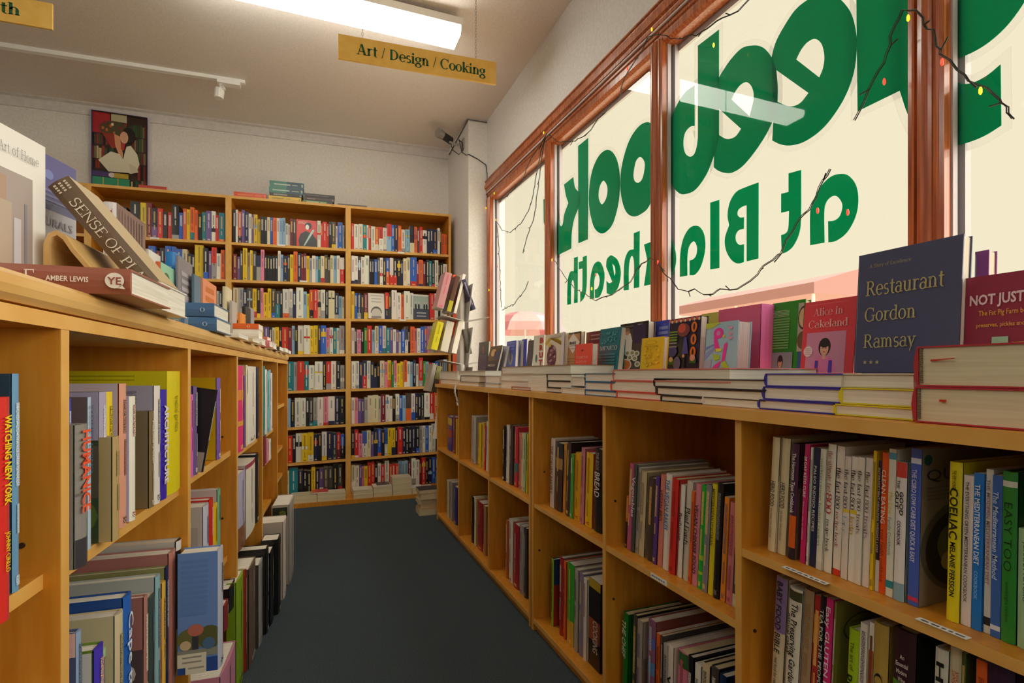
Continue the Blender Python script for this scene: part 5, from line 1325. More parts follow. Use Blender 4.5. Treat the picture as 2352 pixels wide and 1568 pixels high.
lbook('middle shelf of the fourth aisle bay', L_SH[4][1], [(604, 611, 1000, 'm', {}), (612, 616, 1010, 'p', {}), (617, 622, 1008, 'w', {})])
b3l = 'lower shelf of the third aisle bay'
lbook(b3l, L_SH[3][1], [(546, 563, 1084, 'L', dict(col=hexc('b8b4d0'), cv='8a2c44', d=.25, ik='3a3a3a', bands=((0, .3, hexc('8a5a3a')),))), (564, 586, 1059, 'w', dict(d=.26, cv='c8bcbc', bands=((.94, 1, hexc('a83a5a')),))), (587, 596, 1040, 'k', dict(d=.3, cv='1a1a1e', ik='d0d0d0'))])
fl = 'on the carpet by the aisle shelving'
lbook(fl, .0, [
 (505, 541, 1512, 'p', dict(col=hexc('d08aa4'), n=-.335, d=.2)), (542, 559, 1322, 'G', dict(col=hexc('8ab01c'), n=-.36, d=.22, cv='7aa018')), (560, 566, 1310, 'R', dict(n=-.352, d=.2)), (567, 587, 1296, 'd', dict(col=hexc('6a5444'), n=-.345, d=.26, cv='5c4a3c')),
 (588.5, 603, 1293, 's', dict(n=-.335, d=.24, cv='4a4440')), (604, 616, 1262, 'k', dict(n=-.322, d=.25)), (617, 628, 1265, 'K', dict(n=-.315, d=.25, cv='141416')), (634, 644, 1236, 'K', dict(n=-.297, d=.28, cv='1c1c1e', bands=((.9, 1, hexc('1c2418')),))),
 (650, 657, 1190, 'w', dict(n=-.292, d=.2, cv='c8c0b4')), (664, 675, 1146, 's', dict(col=hexc('b0aca4'), cv='b8b0a4', n=-.283, d=.3, art=lambda a, o: (a.rect(.05, .86, .9, .97, '2a3020'), a.ell(.62, .9, .2, .03, '6a7a3a'), a.lines(.1, .6, .6, .75, 3, '8a8680', 'b8b0a4'), a.ell(.5, .8, .1, .03, 'c86a5a')), ds='with leaf photo')),
], cat='art_book')
lbook('tucked under the second aisle bay', .30, [(514, 524, 1410, 'm', dict(col=hexc('8a2c34'), cv='8a2c30', d=.2, n=-.36)), (526, 540, 1358, 'k', dict(cv='241c1c', d=.2, n=-.372, ik='dcdcdc'))])

# ---------------- stock lying and standing along the top of the aisle shelving
def lflat(label, nr, a, z, w, L, d, col, cat='art_book', paint=None, **kw):
    root = book_local(w, L, d, rgb(col), cat, w > .022, kw.get('bands', ()), kw.get('ik'), page=kw.get('page'))
    for t in kw.get('t', []): spine_text(root, w, L, d, t[0], t[1], t[2], t[3], up=False, **(t[4] if len(t) > 4 else {}))
    root.matrix_world = frame_mat(left_pt(nr, a, z + w / 2 + .0004), (0, 0, 1), AX, -NX) if not kw.get('flip') else frame_mat(left_pt(nr - L, a, z + w / 2 + .0004), (0, 0, -1), AX, NX)
    if paint:
        pass
    tag(root, label, cat.replace('_', ' '), kw.get('group'))
    return root
def lstand(label, pxl, pxr, yt, n, pxf, col, cat='art_book', z=None, **o):
    z = TOPZ if z is None else z
    d0 = ray(pxr, 800); t = n / d0.dot(NX); a = t * d0.dot(AX)
    dl = ray(pxl, 800); tl = a / dl.dot(AX); w = max(.004, n - tl * dl.dot(NX))
    h = at_n(pxr, yt, n).z - z
    df = ray(pxf, 800); d = max(.1, n / df.dot(NX) * df.dot(AX) - a)
    root = book_local(w, h, d, o.get('sc') or rgb(col), cat, w > .014, o.get('bands', ()), o.get('ik'), cover=rgb(o['cv']) if 'cv' in o else None)
    for tt in o.get('t', []): spine_text(root, w, h, d, tt[0], tt[1], tt[2], tt[3], **(tt[4] if len(tt) > 4 else {}))
    if 'art' in o:
        ar = face_art(w, h, d); o['art'](ar, root); ar.done(root)
    root.matrix_world = frame_mat(left_pt(n - w / 2, a, z + .0005), NX, AX, (0, 0, 1))
    tag(root, label, cat.replace('_', ' '), o.get('group'))
    return root
G_TOP = 'books along the top of the aisle shelving'
# the thick brown design book: its spine faces the camera and shows author and publisher's badge
r = lflat('brown hardback lying flat, spine lettered in cream, over the shelf edge', -.318, .952, TOPZ, .040, .262, .19, '9c5b47', t=[], flip=True)
text_on(r, 'title', 'AMBER LEWIS', (-.0075, -.0085, .155), (0, 0, 1), (-1, 0, 0), .055, .0085, 'f0e4d8', nrm=(0, -1, 0), bold=.015) if False else None
def flat_txt(root, txt, u0, W, hgt, v, c, **kw):
    # reads left to right along the spine as seen from the aisle's near end: spine runs from z=0 (far left) to z=L
    L = kw.pop('L')
    return text_on(root, 'title', txt, (-v, -.0085, u0), (0, 0, 1), (-1, 0, 0), W, hgt, c, nrm=(0, -1, 0), **kw)
for args in (('E', .130, .015, .023, -.0115, dict(font='serif', T=.1, t=.04)), ('AMBER LEWIS', .157, .053, .0075, -.004, dict(bold=.02))):
    text_on(r, 'title', args[0], (-args[4], -.0085, args[1]), (0, 0, 1), (-1, 0, 0), args[2], args[3], 'f0e4d8', nrm=(0, -1, 0), **args[5])
mb = MB(); mb.face([(.012 * math.cos(q * .3142) * 1.0, -.0087, .243 + .0125 * math.sin(q * .3142)) for q in range(20)]); mb.face([(.004, -.0087, .251), (.0125, -.0087, .257), (.0115, -.0087, .247)])
mb.build('publisher_badge', ink('efe6da'), r, recalc=False)
text_on(r, 'title', 'YE', (.006, -.0092, .234), (0, 0, 1), (-1, 0, 0), .018, .011, '94493c', nrm=(0, -1, 0), font='sans')
lflat('white hardback lying flat behind the brown one, page edges to the aisle', -.335, 1.150, TOPZ, .052, .25, .165, 'e4e0da')
for k, (z, L, nr) in enumerate(((TOPZ, .235, -.354), (TOPZ + .0405, .235, -.360))):
    r = lflat(('lower' if k == 0 else 'upper') + ' of two blue flat books with marbled spines and white capitals', nr, 1.685, z, .0385, L, .20, '4a74a4', flip=True, bands=((.40, .62, hexc('7a8a84')), (.66, .7, hexc('8aa0b8'))))
    text_on(r, 'title', 'COTTAGE', (.009, -.0085, .035), (0, 0, 1), (-1, 0, 0), .108, .019, 'dce4ea', nrm=(0, -1, 0), font='serif', T=.11, t=.05)
    text_on(r, 'title', 'o', (.006, -.0085, .20), (0, 0, 1), (-1, 0, 0), .013, .016, 'a8c0d8', nrm=(0, -1, 0), font='serif')
zz = TOPZ
for k, (lab, c, w, L, nr, a) in enumerate((('white flat paperback, bottom of the small pile with the orange one', 'W', .026, .18, -.34, 2.43), ('white flat paperback under the orange one', 'W', .038, .185, -.352, 2.43), ('orange flat paperback topping the small pile on the aisle shelving', 'o', .022, .19, -.352, 2.425))):
    r = lflat(lab, nr, a, zz, w, L, .12, c, 'paperback', flip=True); zz += w + .0006
    text_on(r, 'title', 'o', (.006, -.0025, L - .045), (0, 0, 1), (-1, 0, 0), .012, .014, '2a2a2a' if c == 'W' else 'f4d0b0', nrm=(0, -1, 0), font='serif', shear=0)
rnd = random.Random(4)
for k, (nr, a, c, w, L, d) in enumerate(((-.345, 1.96, 'W', .014, .2, .18), (-.34, 2.20, 'c', .012, .2, .17), (-.335, 2.62, 'p', .03, .17, .13), (-.34, 2.80, 'W', .028, .18, .14), (-.335, 3.0, 'd', .02, .2, .16), (-.33, 3.22, 'W', .022, .19, .15), (-.335, 3.44, 's', .02, .2, .17))):
    lflat(f"{WORD[c]} flat paperback, {ORD[k + 1]} along the shelf edge beyond the white hardback", nr, a, TOPZ, w, L, d, c, 'paperback')
lflat('pink flat paperback lying on the pink pile near the far end of the shelving', -.345, 2.625, TOPZ + .031, .016, .16, .12, 'S', 'paperback')
def p_interi(a, o):
    a.rect(0, 0, 1, 1, 'cfc4c8'); a.rect(0, .62, 1, 1, '8a7068'); 
    for i in range(9): a.rect(.05 + i * .1, .64, .08 + i * .1, .96, '6a5048')
    a.rect(0, .42, 1, .5, '9a8a98'); a.rect(.1, .3, .45, .5, '7a5238'); a.rect(.6, .12, .8, .4, 'b86a5a'); a.ell(.3, .15, .2, .1, 'd8d0d4'); a.ell(.75, .42, .2, .08, 'e8e4ec')
lstand('white book standing with red-lettered spine and a room photograph on its cover', 237, 268, 466, -.553, 333, 'e8e2e6', cv='cfc4c8', art=p_interi, t=[('INTERI', 'b85a78', .95, .30, dict(font='serif', cap=.5, T=.09, t=.04))])
lstand('plain white book standing behind the room-photograph one', 334, 341, 572, -.53, 362, 'e6e2dc', group=None)
lstand('small book with mint cover and sunset-coloured spine', 357, 369, 601, -.50, 402, 'e87a5a', cv='9ad0b0', sc=hexc('ee7a50'), bands=((0, .4, hexc('e84a6a')),), art=lambda a, o: (a.rect(0, 0, 1, .3, '8ac8c8'), a.rect(.3, .3, .45, .85, '3a6a4a'), a.ell(.38, .8, .2, .08, '4a7a50'), a.lines(.2, .9, .1, .2, 2, '2a4a3a', '8ac8c8')), ik='f4e0b0')
lstand('bright blue book standing among the stock on the shelving', 381, 402, 579, -.53, 412, 'B', t=[('life', 'a8d8f4', .82, .74, dict(cap=.4))])
lstand('grey book with mottled cover standing beside the bright blue one', 405, 409, 586, -.488, 442, '8a8488', art=lambda a, o: (a.rect(0, .0, 1, .5, 'a8a4b0'), a.lines(.2, .9, .4, .8, 5, 'c8c4cc', '8a8488')))
lstand('brown book standing between the grey and orange ones', 440, 446, 629, -.47, 459, '7a6454', sc=hexc('5a7a90'))
lstand('orange book standing above the blue flat pair', 459, 466, 638, -.465, 497, 'e8863c', sc=hexc('e8946a'), art=lambda a, o: a.lines(.2, .8, .2, .85, 5, 'b85a1c', 'e8863c'))
lstand('cream book standing before the tall case upright', 511, 521, 658, -.47, 532, 'ddd2b0')
lstand('pale grey book next to the cream one on the shelving', 527, 533, 690, -.45, 541, 'b8b2ac')
lstand('small orange book standing behind the orange flat one', 546, 554, 718, -.45, 558, 'e89030', 'paperback')
lstand('dark small book with yellow letters standing on the shelving', 556, 567, 704, -.45, 570, '2a2624', 'paperback', t=[('ITA', 'd8b84a', .8, .3, dict(cap=.6))])
lstand('grey small book, farthest standing on the aisle shelving', 568, 576, 706, -.45, 580, '9a96a0', 'paperback', ik='4a4a5a')
# big white book and the violet one, turned a little towards the camera
def turned(label, px, yt, n, Ld, col, w, paint, dirx=-.109, cat='art_book'):
    p = at_n(px, yt, n)
    yd = Vector((CS * dirx + SN * .994, -SN * dirx + CS * .994, 0)).normalized()
    nx = yd.cross(Vector((0, 0, 1)))
    h = p.z - TOPZ
    root = book_local(w, h, Ld, rgb(col), cat)
    a = face_art(w, h, Ld); paint(a, root); a.done(root)
    o = Vector((p.x, p.y, TOPZ + .0005)) - yd * Ld - nx * w / 2
    root.matrix_world = frame_mat(o, nx, yd, (0, 0, 1)); tag(root, label, cat.replace('_', ' '))
    return root
def p_home(a, o):
    a.rect(.0, .08, .88, .76, 'a89a94'); a.rect(.08, .3, .4, .8, 'c4b4ae'); a.rect(.4, .4, .66, .72, 'b09078'); a.rect(.38, .55, .41, .75, '5a4a48'); a.rect(.72, .1, .78, .5, 'c8c4cc'); a.rect(.81, .1, .83, .6, '8a8a94'); a.rect(.55, .12, .7, .58, 'b8a490'); a.ell(.25, .2, .3, .1, '8a7a68'); a.ell(.2, .55, .08, .05, 'c85a3a')
    a.text(o, 'The Art of Home', .46, .85, .46, .055, '8a8a88', 'serif', T=.07, t=.035)
turned('large white book standing at the frame edge with a kitchen picture', 104, 339, -.548, .26, 'eeece8', .03, p_home)
def p_nat(a, o):
    a.rect(0, .66, 1, 1, '4c4488'); a.rect(0, 0, 1, .66, 'c4c0cc'); a.rect(0, 0, 1, .3, '5a5a88'); a.text(o, 'NATURALS', .12, .56, .8, .05, '9a98a8', 'serif' if False else 'sans'); a.ell(.35, .86, .1, .05, 'c04a8a'); a.ell(.5, .88, .08, .03, '6a74b8'); a.lines(.2, .9, .72, .78, 3, '8a86b8', '4c4488')
turned('violet and grey book standing behind the large white one', 174, 391, -.578, .16, '4c4488', .02, p_nat)
# the brown-spined book leaning over on its bent plywood holder
rt = book_local(.042, .25, .13, rgb('6d5844'), 'art_book', True, (), None, cover=rgb('cdb68c'), back=rgb('6d5844'), page=M_PAGEC)
spine_text(rt, .042, .25, .13, 'SENSE OF PLACE', 'efe6d4', .83, -.08, font='serif', cap=.46, T=.09, t=.045)
for k in range(3): text_on(rt, 'title', ('KATE', 'HALL', 'JONES')[k], (-.012 + .010 * k, -.0085, .295), (0, 0, -1), (1, 0, 0), .022, .0065, 'd8ccb8', nrm=(0, -1, 0), bold=.02) if False else None
mb = MB()
for k in range(3):
    for j in range(4): mb.box((-.012 + .010 * k, -.0082, .225 + .005 * j), (-.007 + .010 * k, -.0078, .228 + .005 * j))
mb.build('small_print', ink('d8ccb8'), rt)
rt.matrix_world = frame_mat(left_pt(-.384, 1.245, TOPZ + .058), NX, AX, (0, 0, 1)) @ Matrix.Rotation(-math.radians(38), 4, 'Y')
tag(rt, 'brown-spined book leaning over on the bent plywood holder, cream capitals down it', 'art book')
mb = MB()
prof = []
import itertools
cv = [(-.405, .002), (-.49, .115), (-.503, .138), (-.517, .147), (-.53, .14), (-.537, .12), (-.537, .002)]
th = .007
inner = [(-.414, .002), (-.494, .108), (-.507, .130), (-.516, .138), (-.524, .133), (-.529, .118), (-.529, .002)]
for (p0, p1, q0, q1) in zip(cv, cv[1:], inner, inner[1:]):
    P = lambda c, a: left_pt(c[0], a, TOPZ + c[1])
    mb.hexa([P(p0, 1.19), P(p1, 1.19), P(p1, 1.44), P(p0, 1.44), P(q0, 1.19), P(q1, 1.19), P(q1, 1.44), P(q0, 1.44)])
o = mb.build('book_holder', M_PLY); tag(o, 'bent plywood holder arched under the leaning brown-spined book', 'book holder')
# ---------------- stacks lying along the counter under the window: head edges towards the aisle, spines away from the camera
GS = 'flat stacks on the window counter'
def stk(px0, px1, yt, yb, c, label, X=.925, depth=.29, page=None, hard=True, cat='cookbook', zb=None, spine=None):
    p0, p1 = at_x(px0, yt, X), at_x(px1, yt, X)
    z1 = p0.z; z0 = at_x(px0, yb, X).z if zb is None else zb
    w = max(.006, z1 - z0) - .0006
    root = book_local(w, depth, p0.y - p1.y, rgb(spine or c), cat, hard, (), None, cover=rgb(c), page=page)
    root.matrix_world = frame_mat((X, p0.y, z0 + w / 2 + .0003), (0, 0, 1), (0, -1, 0), (1, 0, 0))
    tag(root, label, cat, GS)
    return z1
def pile(px0s, ys, cols, what, **kw):
    """ys: edges from the counter upwards"""
    z = CTZ + .0004
    n = len(cols)
    for k in range(n):
        pos = ('topmost', 'middle', 'bottom') if n == 3 else ('top', 'bottom') if n == 2 else ('only',)
        i = n - 1 - k
        a, b = px0s[i]
        yt = ys[i][0]
        z1 = at_x(a, yt, kw.get('X', .925)).z
        z1 = stk(a, b, yt, 0, cols[i], f"{pos[i]} of {what}" if n > 1 else what, zb=z, **kw)
        z = z1
    return z
T1 = pile([(1758, 1932), (1753, 1930), (1742, 1918)], [(857,), (887,), (916,)], ['3a34a0', '3a34a0', '3a34a0'], 'the three blue-edged flat books under the navy display book')
T2 = pile([(1931, 2102), (1916, 2097)], [(889,), (926,)], ['d8cc2c', 'd8cc2c'], 'the two flat books with yellow spines beside the red-edged giants')
stk(1933, 2100, 857, 888, 'cfc6ae', 'cream flat book lying over the yellow-spined pair', X=.93, zb=T2)
z = CTZ + .0005
for k, (a, b, yt) in enumerate(((2101, 2520, 887), (2106, 2525, 795))):
    X = .905
    p0, p1 = at_x(a, yt, X), at_x(b, yt, X)
    w = p0.z - z - .0008
    root = book_local(w, .31, p0.y - p1.y, rgb('b02c38'), 'cookbook', True, (), None, page=noise_mat('aged_page_edges', hexc('cfc3a0'), hexc('dcd2b4'), 200, .9, stretch=(1, .02, .02)))
    root.matrix_world = frame_mat((X, p0.y, z + w / 2 + .0003), (0, 0, 1), (0, -1, 0), (1, 0, 0))
    # head band and ribbon marker at the spine end of the page block
    mb = MB()
    for j in range(int(w / .0035) - 2):
        q = -w / 2 + .006 + j * .0035; mb.box((q, .0035, -.0006), (q + .0018, .0075, .0036))
    mb.build('head_band', ink('6a5a44'), root)
    mb = MB()
    if k: mb.poly([(.008, .02, -.001), (.0105, .02, -.001), (.012, .055, -.006), (.011, .055, -.006), (.008, .02, .003), (.0105, .02, .003), (.012, .055, -.004), (.011, .055, -.004)], [(0, 1, 2, 3), (4, 7, 6, 5), (0, 4, 5, 1), (1, 5, 6, 2), (2, 6, 7, 3), (3, 7, 4, 0)])
    else: mb.box((.006, .036, -.002), (.0095, .043, .003))
    mb.build('ribbon_marker', ink('c83a2c'), root)
    tag(root, ('bottom', 'top')[k] + ' of two giant red-edged cookbooks lying at the near end of the counter', 'cookbook', GS)
    z = z + w + .0006
T3 = pile([(1502, 1758), (1508, 1756), (1518, 1612)], [(868,), (888,), (907,)], ['26221f', '26221f', '26221f'], 'the black-edged flat books beside the blue-edged three')
stk(1614, 1743, 908, 945, 'e0dad0', 'white flat book tucked beside the black-edged ones', page=None, zb=CTZ + .0005, X=.924)
T4 = pile([(1408, 1676), (1403, 1504), (1416, 1516)], [(848,), (873,), (898,)], ['d8807a', 'd8584a', 'd8584a'], 'the three coral-edged flat books left of the black-edged ones')
T5 = pile([(1343, 1412), (1343, 1410), (1343, 1414)], [(857,), (876,), (895,)], ['2a6a9a', '2a6a9a', '2a6a9a'], 'the three teal-blue flat books beside the coral-edged ones')
T6 = pile([(1256, 1312), (1257, 1311), (1254, 1289)], [(858,), (874,), (889,)], ['2a2622', '2a2622', '2a2622'], 'the three small black-edged flat books behind the teal-blue ones')
stk(1290, 1342, 888, 911, 'd8d4cc', 'lower white flat book between black-edged and teal-blue piles', zb=CTZ + .0005, X=.922)
stk(1312, 1342, 864, 887, 'd8d4cc', 'upper white flat book between black-edged and teal-blue piles', zb=at_x(1312, 888, .922).z + .004, X=.922)
stk(1213, 1255, 866, 904, 'dcd6ca', 'thick pale flat book far along the counter front', zb=CTZ + .0005, X=.923, hard=False)
T7 = pile([(1152, 1310), (1150, 1254), (1146, 1220)], [(842,), (859,), (873,)], ['9a7458', 'd6cfc0', 'd6d0c4'], 'the wide pale flat pile under the sprawled tan book', X=.935)
stk(1175, 1216, 887, 903, 'a8504a', 'thin reddish flat book under the wide pale pile', X=.917, zb=CTZ + .0005)
T8 = pile([(1115, 1146), (1114, 1144)], [(862,), (879,)], ['b8c4d0', 'b8c4d0'], 'the two bluish flat books farther along the counter')
T9 = pile([(1054, 1114), (1058, 1100), (1052, 1098)], [(852,), (862,), (876,)], ['d4ccbc', '1e1c1a', 'd8d2c8'], 'the jumbled flat books at the far end of the counter')
T10 = pile([(1010, 1050), (1012, 1052)], [(853,), (870,)], ['d8d2c6', 'c8c0b0'], 'the pale flat books on the far corner of the counter', X=.93)

# ---------------- books standing on the stacks, covers to the room
GD = 'cookbooks displayed along the window'
def disp(px0, px1, y0, yb, X, col, label, paint=None, w=.022, tilt=5, spine=None, hard=True, rot=0.0, page=None, spine_right=False, cat='cookbook'):
    p0, p1 = at_x(px0, y0, X), at_x(px1, y0, X)
    zb = at_x((px0 + px1) / 2, yb, X).z if yb > 5 else yb
    h, d = p0.z - zb, p0.y - p1.y
    root = book_local(w, h, d, rgb(spine or col), cat, hard, (), None, cover=rgb(col), back=rgb(col), page=page)
    a = face_art(w, h, d, -1 if spine_right else 1)
    if paint: paint(a, root)
    a.done(root)
    th = math.radians(tilt)
    if spine_right: R = Matrix.Rotation(th, 4, 'Y'); B = frame_mat((0, 0, 0), (1, 0, 0), (0, 1, 0), (0, 0, 1)); o = (X + w / 2 - h * .5 * math.sin(th), p1.y, zb + .0006)
    else: R = Matrix.Rotation(-th, 4, 'Y'); B = frame_mat((0, 0, 0), (-1, 0, 0), (0, -1, 0), (0, 0, 1)); o = (X + w / 2 - h * .5 * math.sin(th), p0.y, zb + .0006)
    root.matrix_world = Matrix.Translation(o) @ Matrix.Rotation(rot, 4, 'X') @ B @ R
    tag(root, label, cat, GD)
    return root
def p_rest(a, o):
    a.text(o, 'A Story of Excellence', .13, .875, .42, .028, 'a8a070', 'serif', T=.08, t=.05)
    for s, v, w in (('Restaurant', .64, .76), ('Gordon', .425, .52), ('Ramsay', .205, .53)): a.text(o, s, .10, v, w, .115 if s != 'Restaurant' else .125, 'b5ac74', 'serif', T=.105, t=.045)
    for k in range(3):
        c = (.125 + .065 * k, .085); a.poly([(c[0] + (.024 if i % 2 == 0 else .010) * math.sin(i * math.pi / 5), c[1] + (.02 if i % 2 == 0 else .008) * math.cos(i * math.pi / 5)) for i in range(10)], 'b5ac74')
def p_person(a, cx, cy, s, skin, hair, top):
    a.poly([(cx - .55 * s, cy - .62 * s), (cx - .42 * s, cy - .28 * s), (cx - .16 * s, cy - .16 * s), (cx + .16 * s, cy - .16 * s), (cx + .42 * s, cy - .28 * s), (cx + .55 * s, cy - .62 * s)], top)
    a.ell(cx, cy + .12 * s, .25 * s, .27 * s, hair); a.rect(cx - .07 * s, cy - .24 * s, cx + .07 * s, cy - .02 * s, skin); a.ell(cx, cy + .06 * s, .17 * s, .2 * s, skin)
    a.ell(cx, cy + .2 * s, .18 * s, .1 * s, hair); a.ell(cx - .06 * s, cy + .08 * s, .025 * s, .015 * s, '3a2620', 8); a.ell(cx + .06 * s, cy + .08 * s, .025 * s, .015 * s, '3a2620', 8); a.ell(cx, cy - .03 * s, .05 * s, .016 * s, 'b0524a', 8)
def p_alice(a, o):
    a.rect(.01, .005, .99, .995, 'd8404c')
    a.lines(.12, .82, .945, .95, 1, 'e8a8a0', 'd8404c')
    a.text(o, 'Alice in', .20, .79, .56, .105, 'e0a8a8', 'serif', T=.12, t=.03); a.text(o, 'Cakeland', .12, .625, .74, .105, 'e8bcb4', 'serif', T=.12, t=.03)
    a.rect(.10, .0, .84, .56, 'c88aa8'); p_person(a, .46, .30, .46, 'd8a890', '241a1e', 'd87ab0'); a.rect(.3, 0, .36, .17, '4a3ab0'); a.rect(.56, 0, .62, .17, '4a3ab0'); a.ell(.15, .3, .09, .075, 'e4d8d4'); a.lines(.09, .21, .26, .34, 4, 'b88a9a', 'e4d8d4')
def p_green(a, o):
    a.lines(.05, .55, .80, .88, 5, 'b8d8a8', '2f8a26'); a.lines(.05, .58, .36, .76, 12, '8cc07a', '2f8a26'); a.rect(.05, 0, .72, .30, '8a8e98'); p_person(a, .36, .13, .34, 'd0a084', '3a2a26', '3a4a54'); a.rect(.84, .3, 1, .95, 'b0aa9c'); a.ell(1, .75, .16, .16, '4a4038'); a.ell(1, .75, .13, .13, 'c8b88a'); a.ell(1, .45, .16, .12, '6a5a34'); a.rect(.88, 0, 1, .3, '3a5a9a')
def p_jam(a, o):
    a.text(o, 'NOT JUST JAM', .07, .70, .86, .10, 'e0c8cc', bold=.03); a.text(o, 'The Fat Pig Farm book of', .18, .585, .66, .05, 'd8a43a', 'sans', bold=.01); a.text(o, 'preserves, pickles and sauces', .16, .465, .7, .042, 'd8a43a')
    a.rect(.10, .06, .31, .24, 'd8502c'); a.rect(.11, .24, .30, .29, 'c84424'); a.rect(.34, .06, .52, .28, '88b498'); a.rect(.34, .28, .52, .36, '9cc4a8'); a.ell(.43, .2, .04, .03, '6a9a70'); a.rect(.56, .06, .74, .3, 'c8a03a')
def p_rice(a, o):
    a.poly([(0, .9), (0, 1), (.5, 1), (.2, .9)], 'b8cc4a'); a.poly([(0, .55), (.4, .63), (.4, .60), (0, .5)], '7a8ccc'); a.poly([(0, .42), (.35, .58), (.3, .5), (0, .3)], '8a9ad0'); a.poly([(0, .3), (.25, .34), (.2, 0), (0, 0)], 'a8b0c8')
    pk = 'e83aa8'
    a.ell(.42, .80, .15, .10, pk); a.ell(.42, .80, .06, .045, 'c890c0'); a.poly([(.28, .74), (.36, .74), (.5, .50), (.36, .46), (.30, .6)], pk); a.poly([(.62, .60), (.72, .62), (.66, .30), (.56, .28)], pk); a.poly([(.24, .12), (.34, .22), (.54, .30), (.5, .2), (.36, .12), (.32, 0), (.22, 0)], pk)
    a.poly([(.36, .52), (.56, .52), (.54, .47), (.38, .46)], 'd8dc3a'); a.poly([(.28, .42), (.5, .4), (.5, .33), (.34, .3)], 'a8cc3a'); a.poly([(.56, .24), (.66, .3), (.84, .14), (.74, .12), (.6, .18)], 'b8cc30'); a.ell(.60, .74, .04, .03, 'c8c83a')
    for v in (.88, .78, .70): a.ell(.80, v, .06, .028, 'd89ab8')
def p_market(a, o):
    for i in range(7): a.poly([(i / 7, 1), (i / 7 + .075, 1), (i / 7 + .075, .945), (i / 7 + .0375, .92), (i / 7, .945)], 'c85a50'); a.ell(i / 7 + .107, .945, .034, .03, 'd8c8a8')
    a.ell(.5, .76, .2, .13, '7a4048'); a.ell(.45, .8, .12, .09, 'c8544a')
    for v, t in ((.80, 'E'), (.565, 'O'), (.33, 'P')): a.ell(.83, v, .09, .10, 'd8762c'); a.ell(.83, v, .03, .06, '2a2440')
    a.rect(.07, .56, .3, .60, '7aa83a'); a.lines(.06, .32, .58, .74, 4, '8ab83a', '2a2a4c'); a.ell(.18, .36, .15, .11, '3a3a9c'); a.lines(.06, .32, .45, .52, 2, 'b8b0c8', '2a2a4c'); a.poly([(.5, .3), (.55, .62), (.62, .62), (.7, .3)], '4a4a9c'); a.ell(.35, .12, .12, .13, '6a64a8'); a.rect(.05, .1, .25, .2, '3a6a34'); a.ell(.15, .2, .07, .05, 'd8b08a'); a.rect(.75, .12, .95, .2, '3a6a34'); a.ell(.84, .22, .08, .06, 'e0a08a'); a.rect(.52, .04, .6, .24, '1c2434'); a.ell(.56, .26, .04, .035, 'd8a888')
def p_chef(a, o):
    a.rect(.08, .0, .80, .88, '4a4238'); a.rect(.5, .55, .95, .95, '33284a'); a.poly([(.1, .38), (.14, .72), (.24, .80), (.4, .78), (.48, .62), (.46, .38)], 'd8d4ca'); a.ell(.28, .82, .09, .07, 'c88a6a'); a.ell(.28, .86, .09, .04, '8a6a50'); a.lines(.1, .5, .9, .93, 1, '8a8680', '22211f')
    for u, v in ((.32, .36), (.5, .36), (.66, .34), (.42, .26), (.6, .24), (.7, .12)): a.ell(u, v, .1, .06, 'd0ccc0'); a.ell(u, v, .06, .035, '8a8a5a')
    a.ell(.26, .11, .24, .13, 'd0c4b0'); a.ell(.26, .11, .2, .105, 'c0662c'); a.ell(.22, .12, .08, .05, '8a7a34'); a.text(o, 'MERIDA', .70, .93, .16, .02, 'c8c4bc')
def p_mex(a, o):
    a.text(o, 'MEXICO', .10, .50, .82, .095, 'c8d4cc', 'serif', T=.12, t=.04)
    rr = random.Random(2)
    for _ in range(40): u, v = .15 + rr.random() * .7, .65 + rr.random() * .25; a.ell(u, v, .035, .014, '4a9aa8', 8)
    a.lines(.1, .9, .2, .4, 4, '4a94a4', '17707c')
def p_tokyo(a, o):
    a.text(o, 'TOKYO', .14, .50, .66, .075, 'f0c0b0', bold=.0); a.ell(.45, .78, .05, .03, '5a2420'); a.text(o, 'LOCAL', .16, .36, .6, .06, 'f0b8a8'); 
    rr = random.Random(5)
    for _ in range(14): a.ell(.12 + rr.random() * .76, .10 + rr.random() * .12, .05, .03, 'f0d0c0', 8)
def p_yellow(a, o):
    rr = random.Random(8)
    a.ell(.45, .84, .25, .07, 'c8a41c'); a.ell(.45, .84, .22, .055, 'e4c024')
    for _ in range(30): u, v = .15 + rr.random() * .7, .12 + rr.random() * .55; a.ell(u, v, .05, .03, 'cfa818' if rr.random() < .5 else 'f0d040', 8)
    a.lines(.2, .8, .68, .73, 1, 'a88a1c', 'e4c024')
def p_bake(a, o):
    a.rect(0, 0, 1, 1, '4a4038'); a.rect(.05, .03, .94, .95, 'b88a5c'); a.poly([(.52, .97), (.95, .72), (.52, .44), (.08, .72)], 'e4dcd0'); a.text(o, 'BAKE', .32, .68, .4, .07, '2a2a2c', bold=.03); a.lines(.3, .72, .56, .64, 2, '5a5a5a', 'e4dcd0'); a.lines(.2, .7, .15, .3, 3, '8a6a48', 'b88a5c')
def p_brut(a, o):
    for i, ch in enumerate('BRUT'): a.text(o, ch, .60, .76 - .22 * i, .34, .15, 'b83a34', bold=.05)
    a.ell(.33, .3, .1, .12, '6a7a6a')
def p_berry(a, o):
    a.poly([(.0, .74), (.2, .9), (.8, .78), (.95, .6), (.7, .84), (.3, .84), (.1, .68)], 'c8a83a'); a.ell(.38, .34, .24, .34, '6a3a50', 20)
    rr = random.Random(3)
    for _ in range(22): a.ell(.22 + rr.random() * .34, .1 + rr.random() * .5, .05, .04, rr.choice(['4a2438', '8a4a5a', 'b08a90']), 8)
    a.ell(.3, .68, .07, .06, 'd8b03a'); a.rect(.86, 0, 1, 1, 'cfc8d4'); a.lines(.3, .8, .84, .93, 1, 'b0a898', 'd6cdb8')
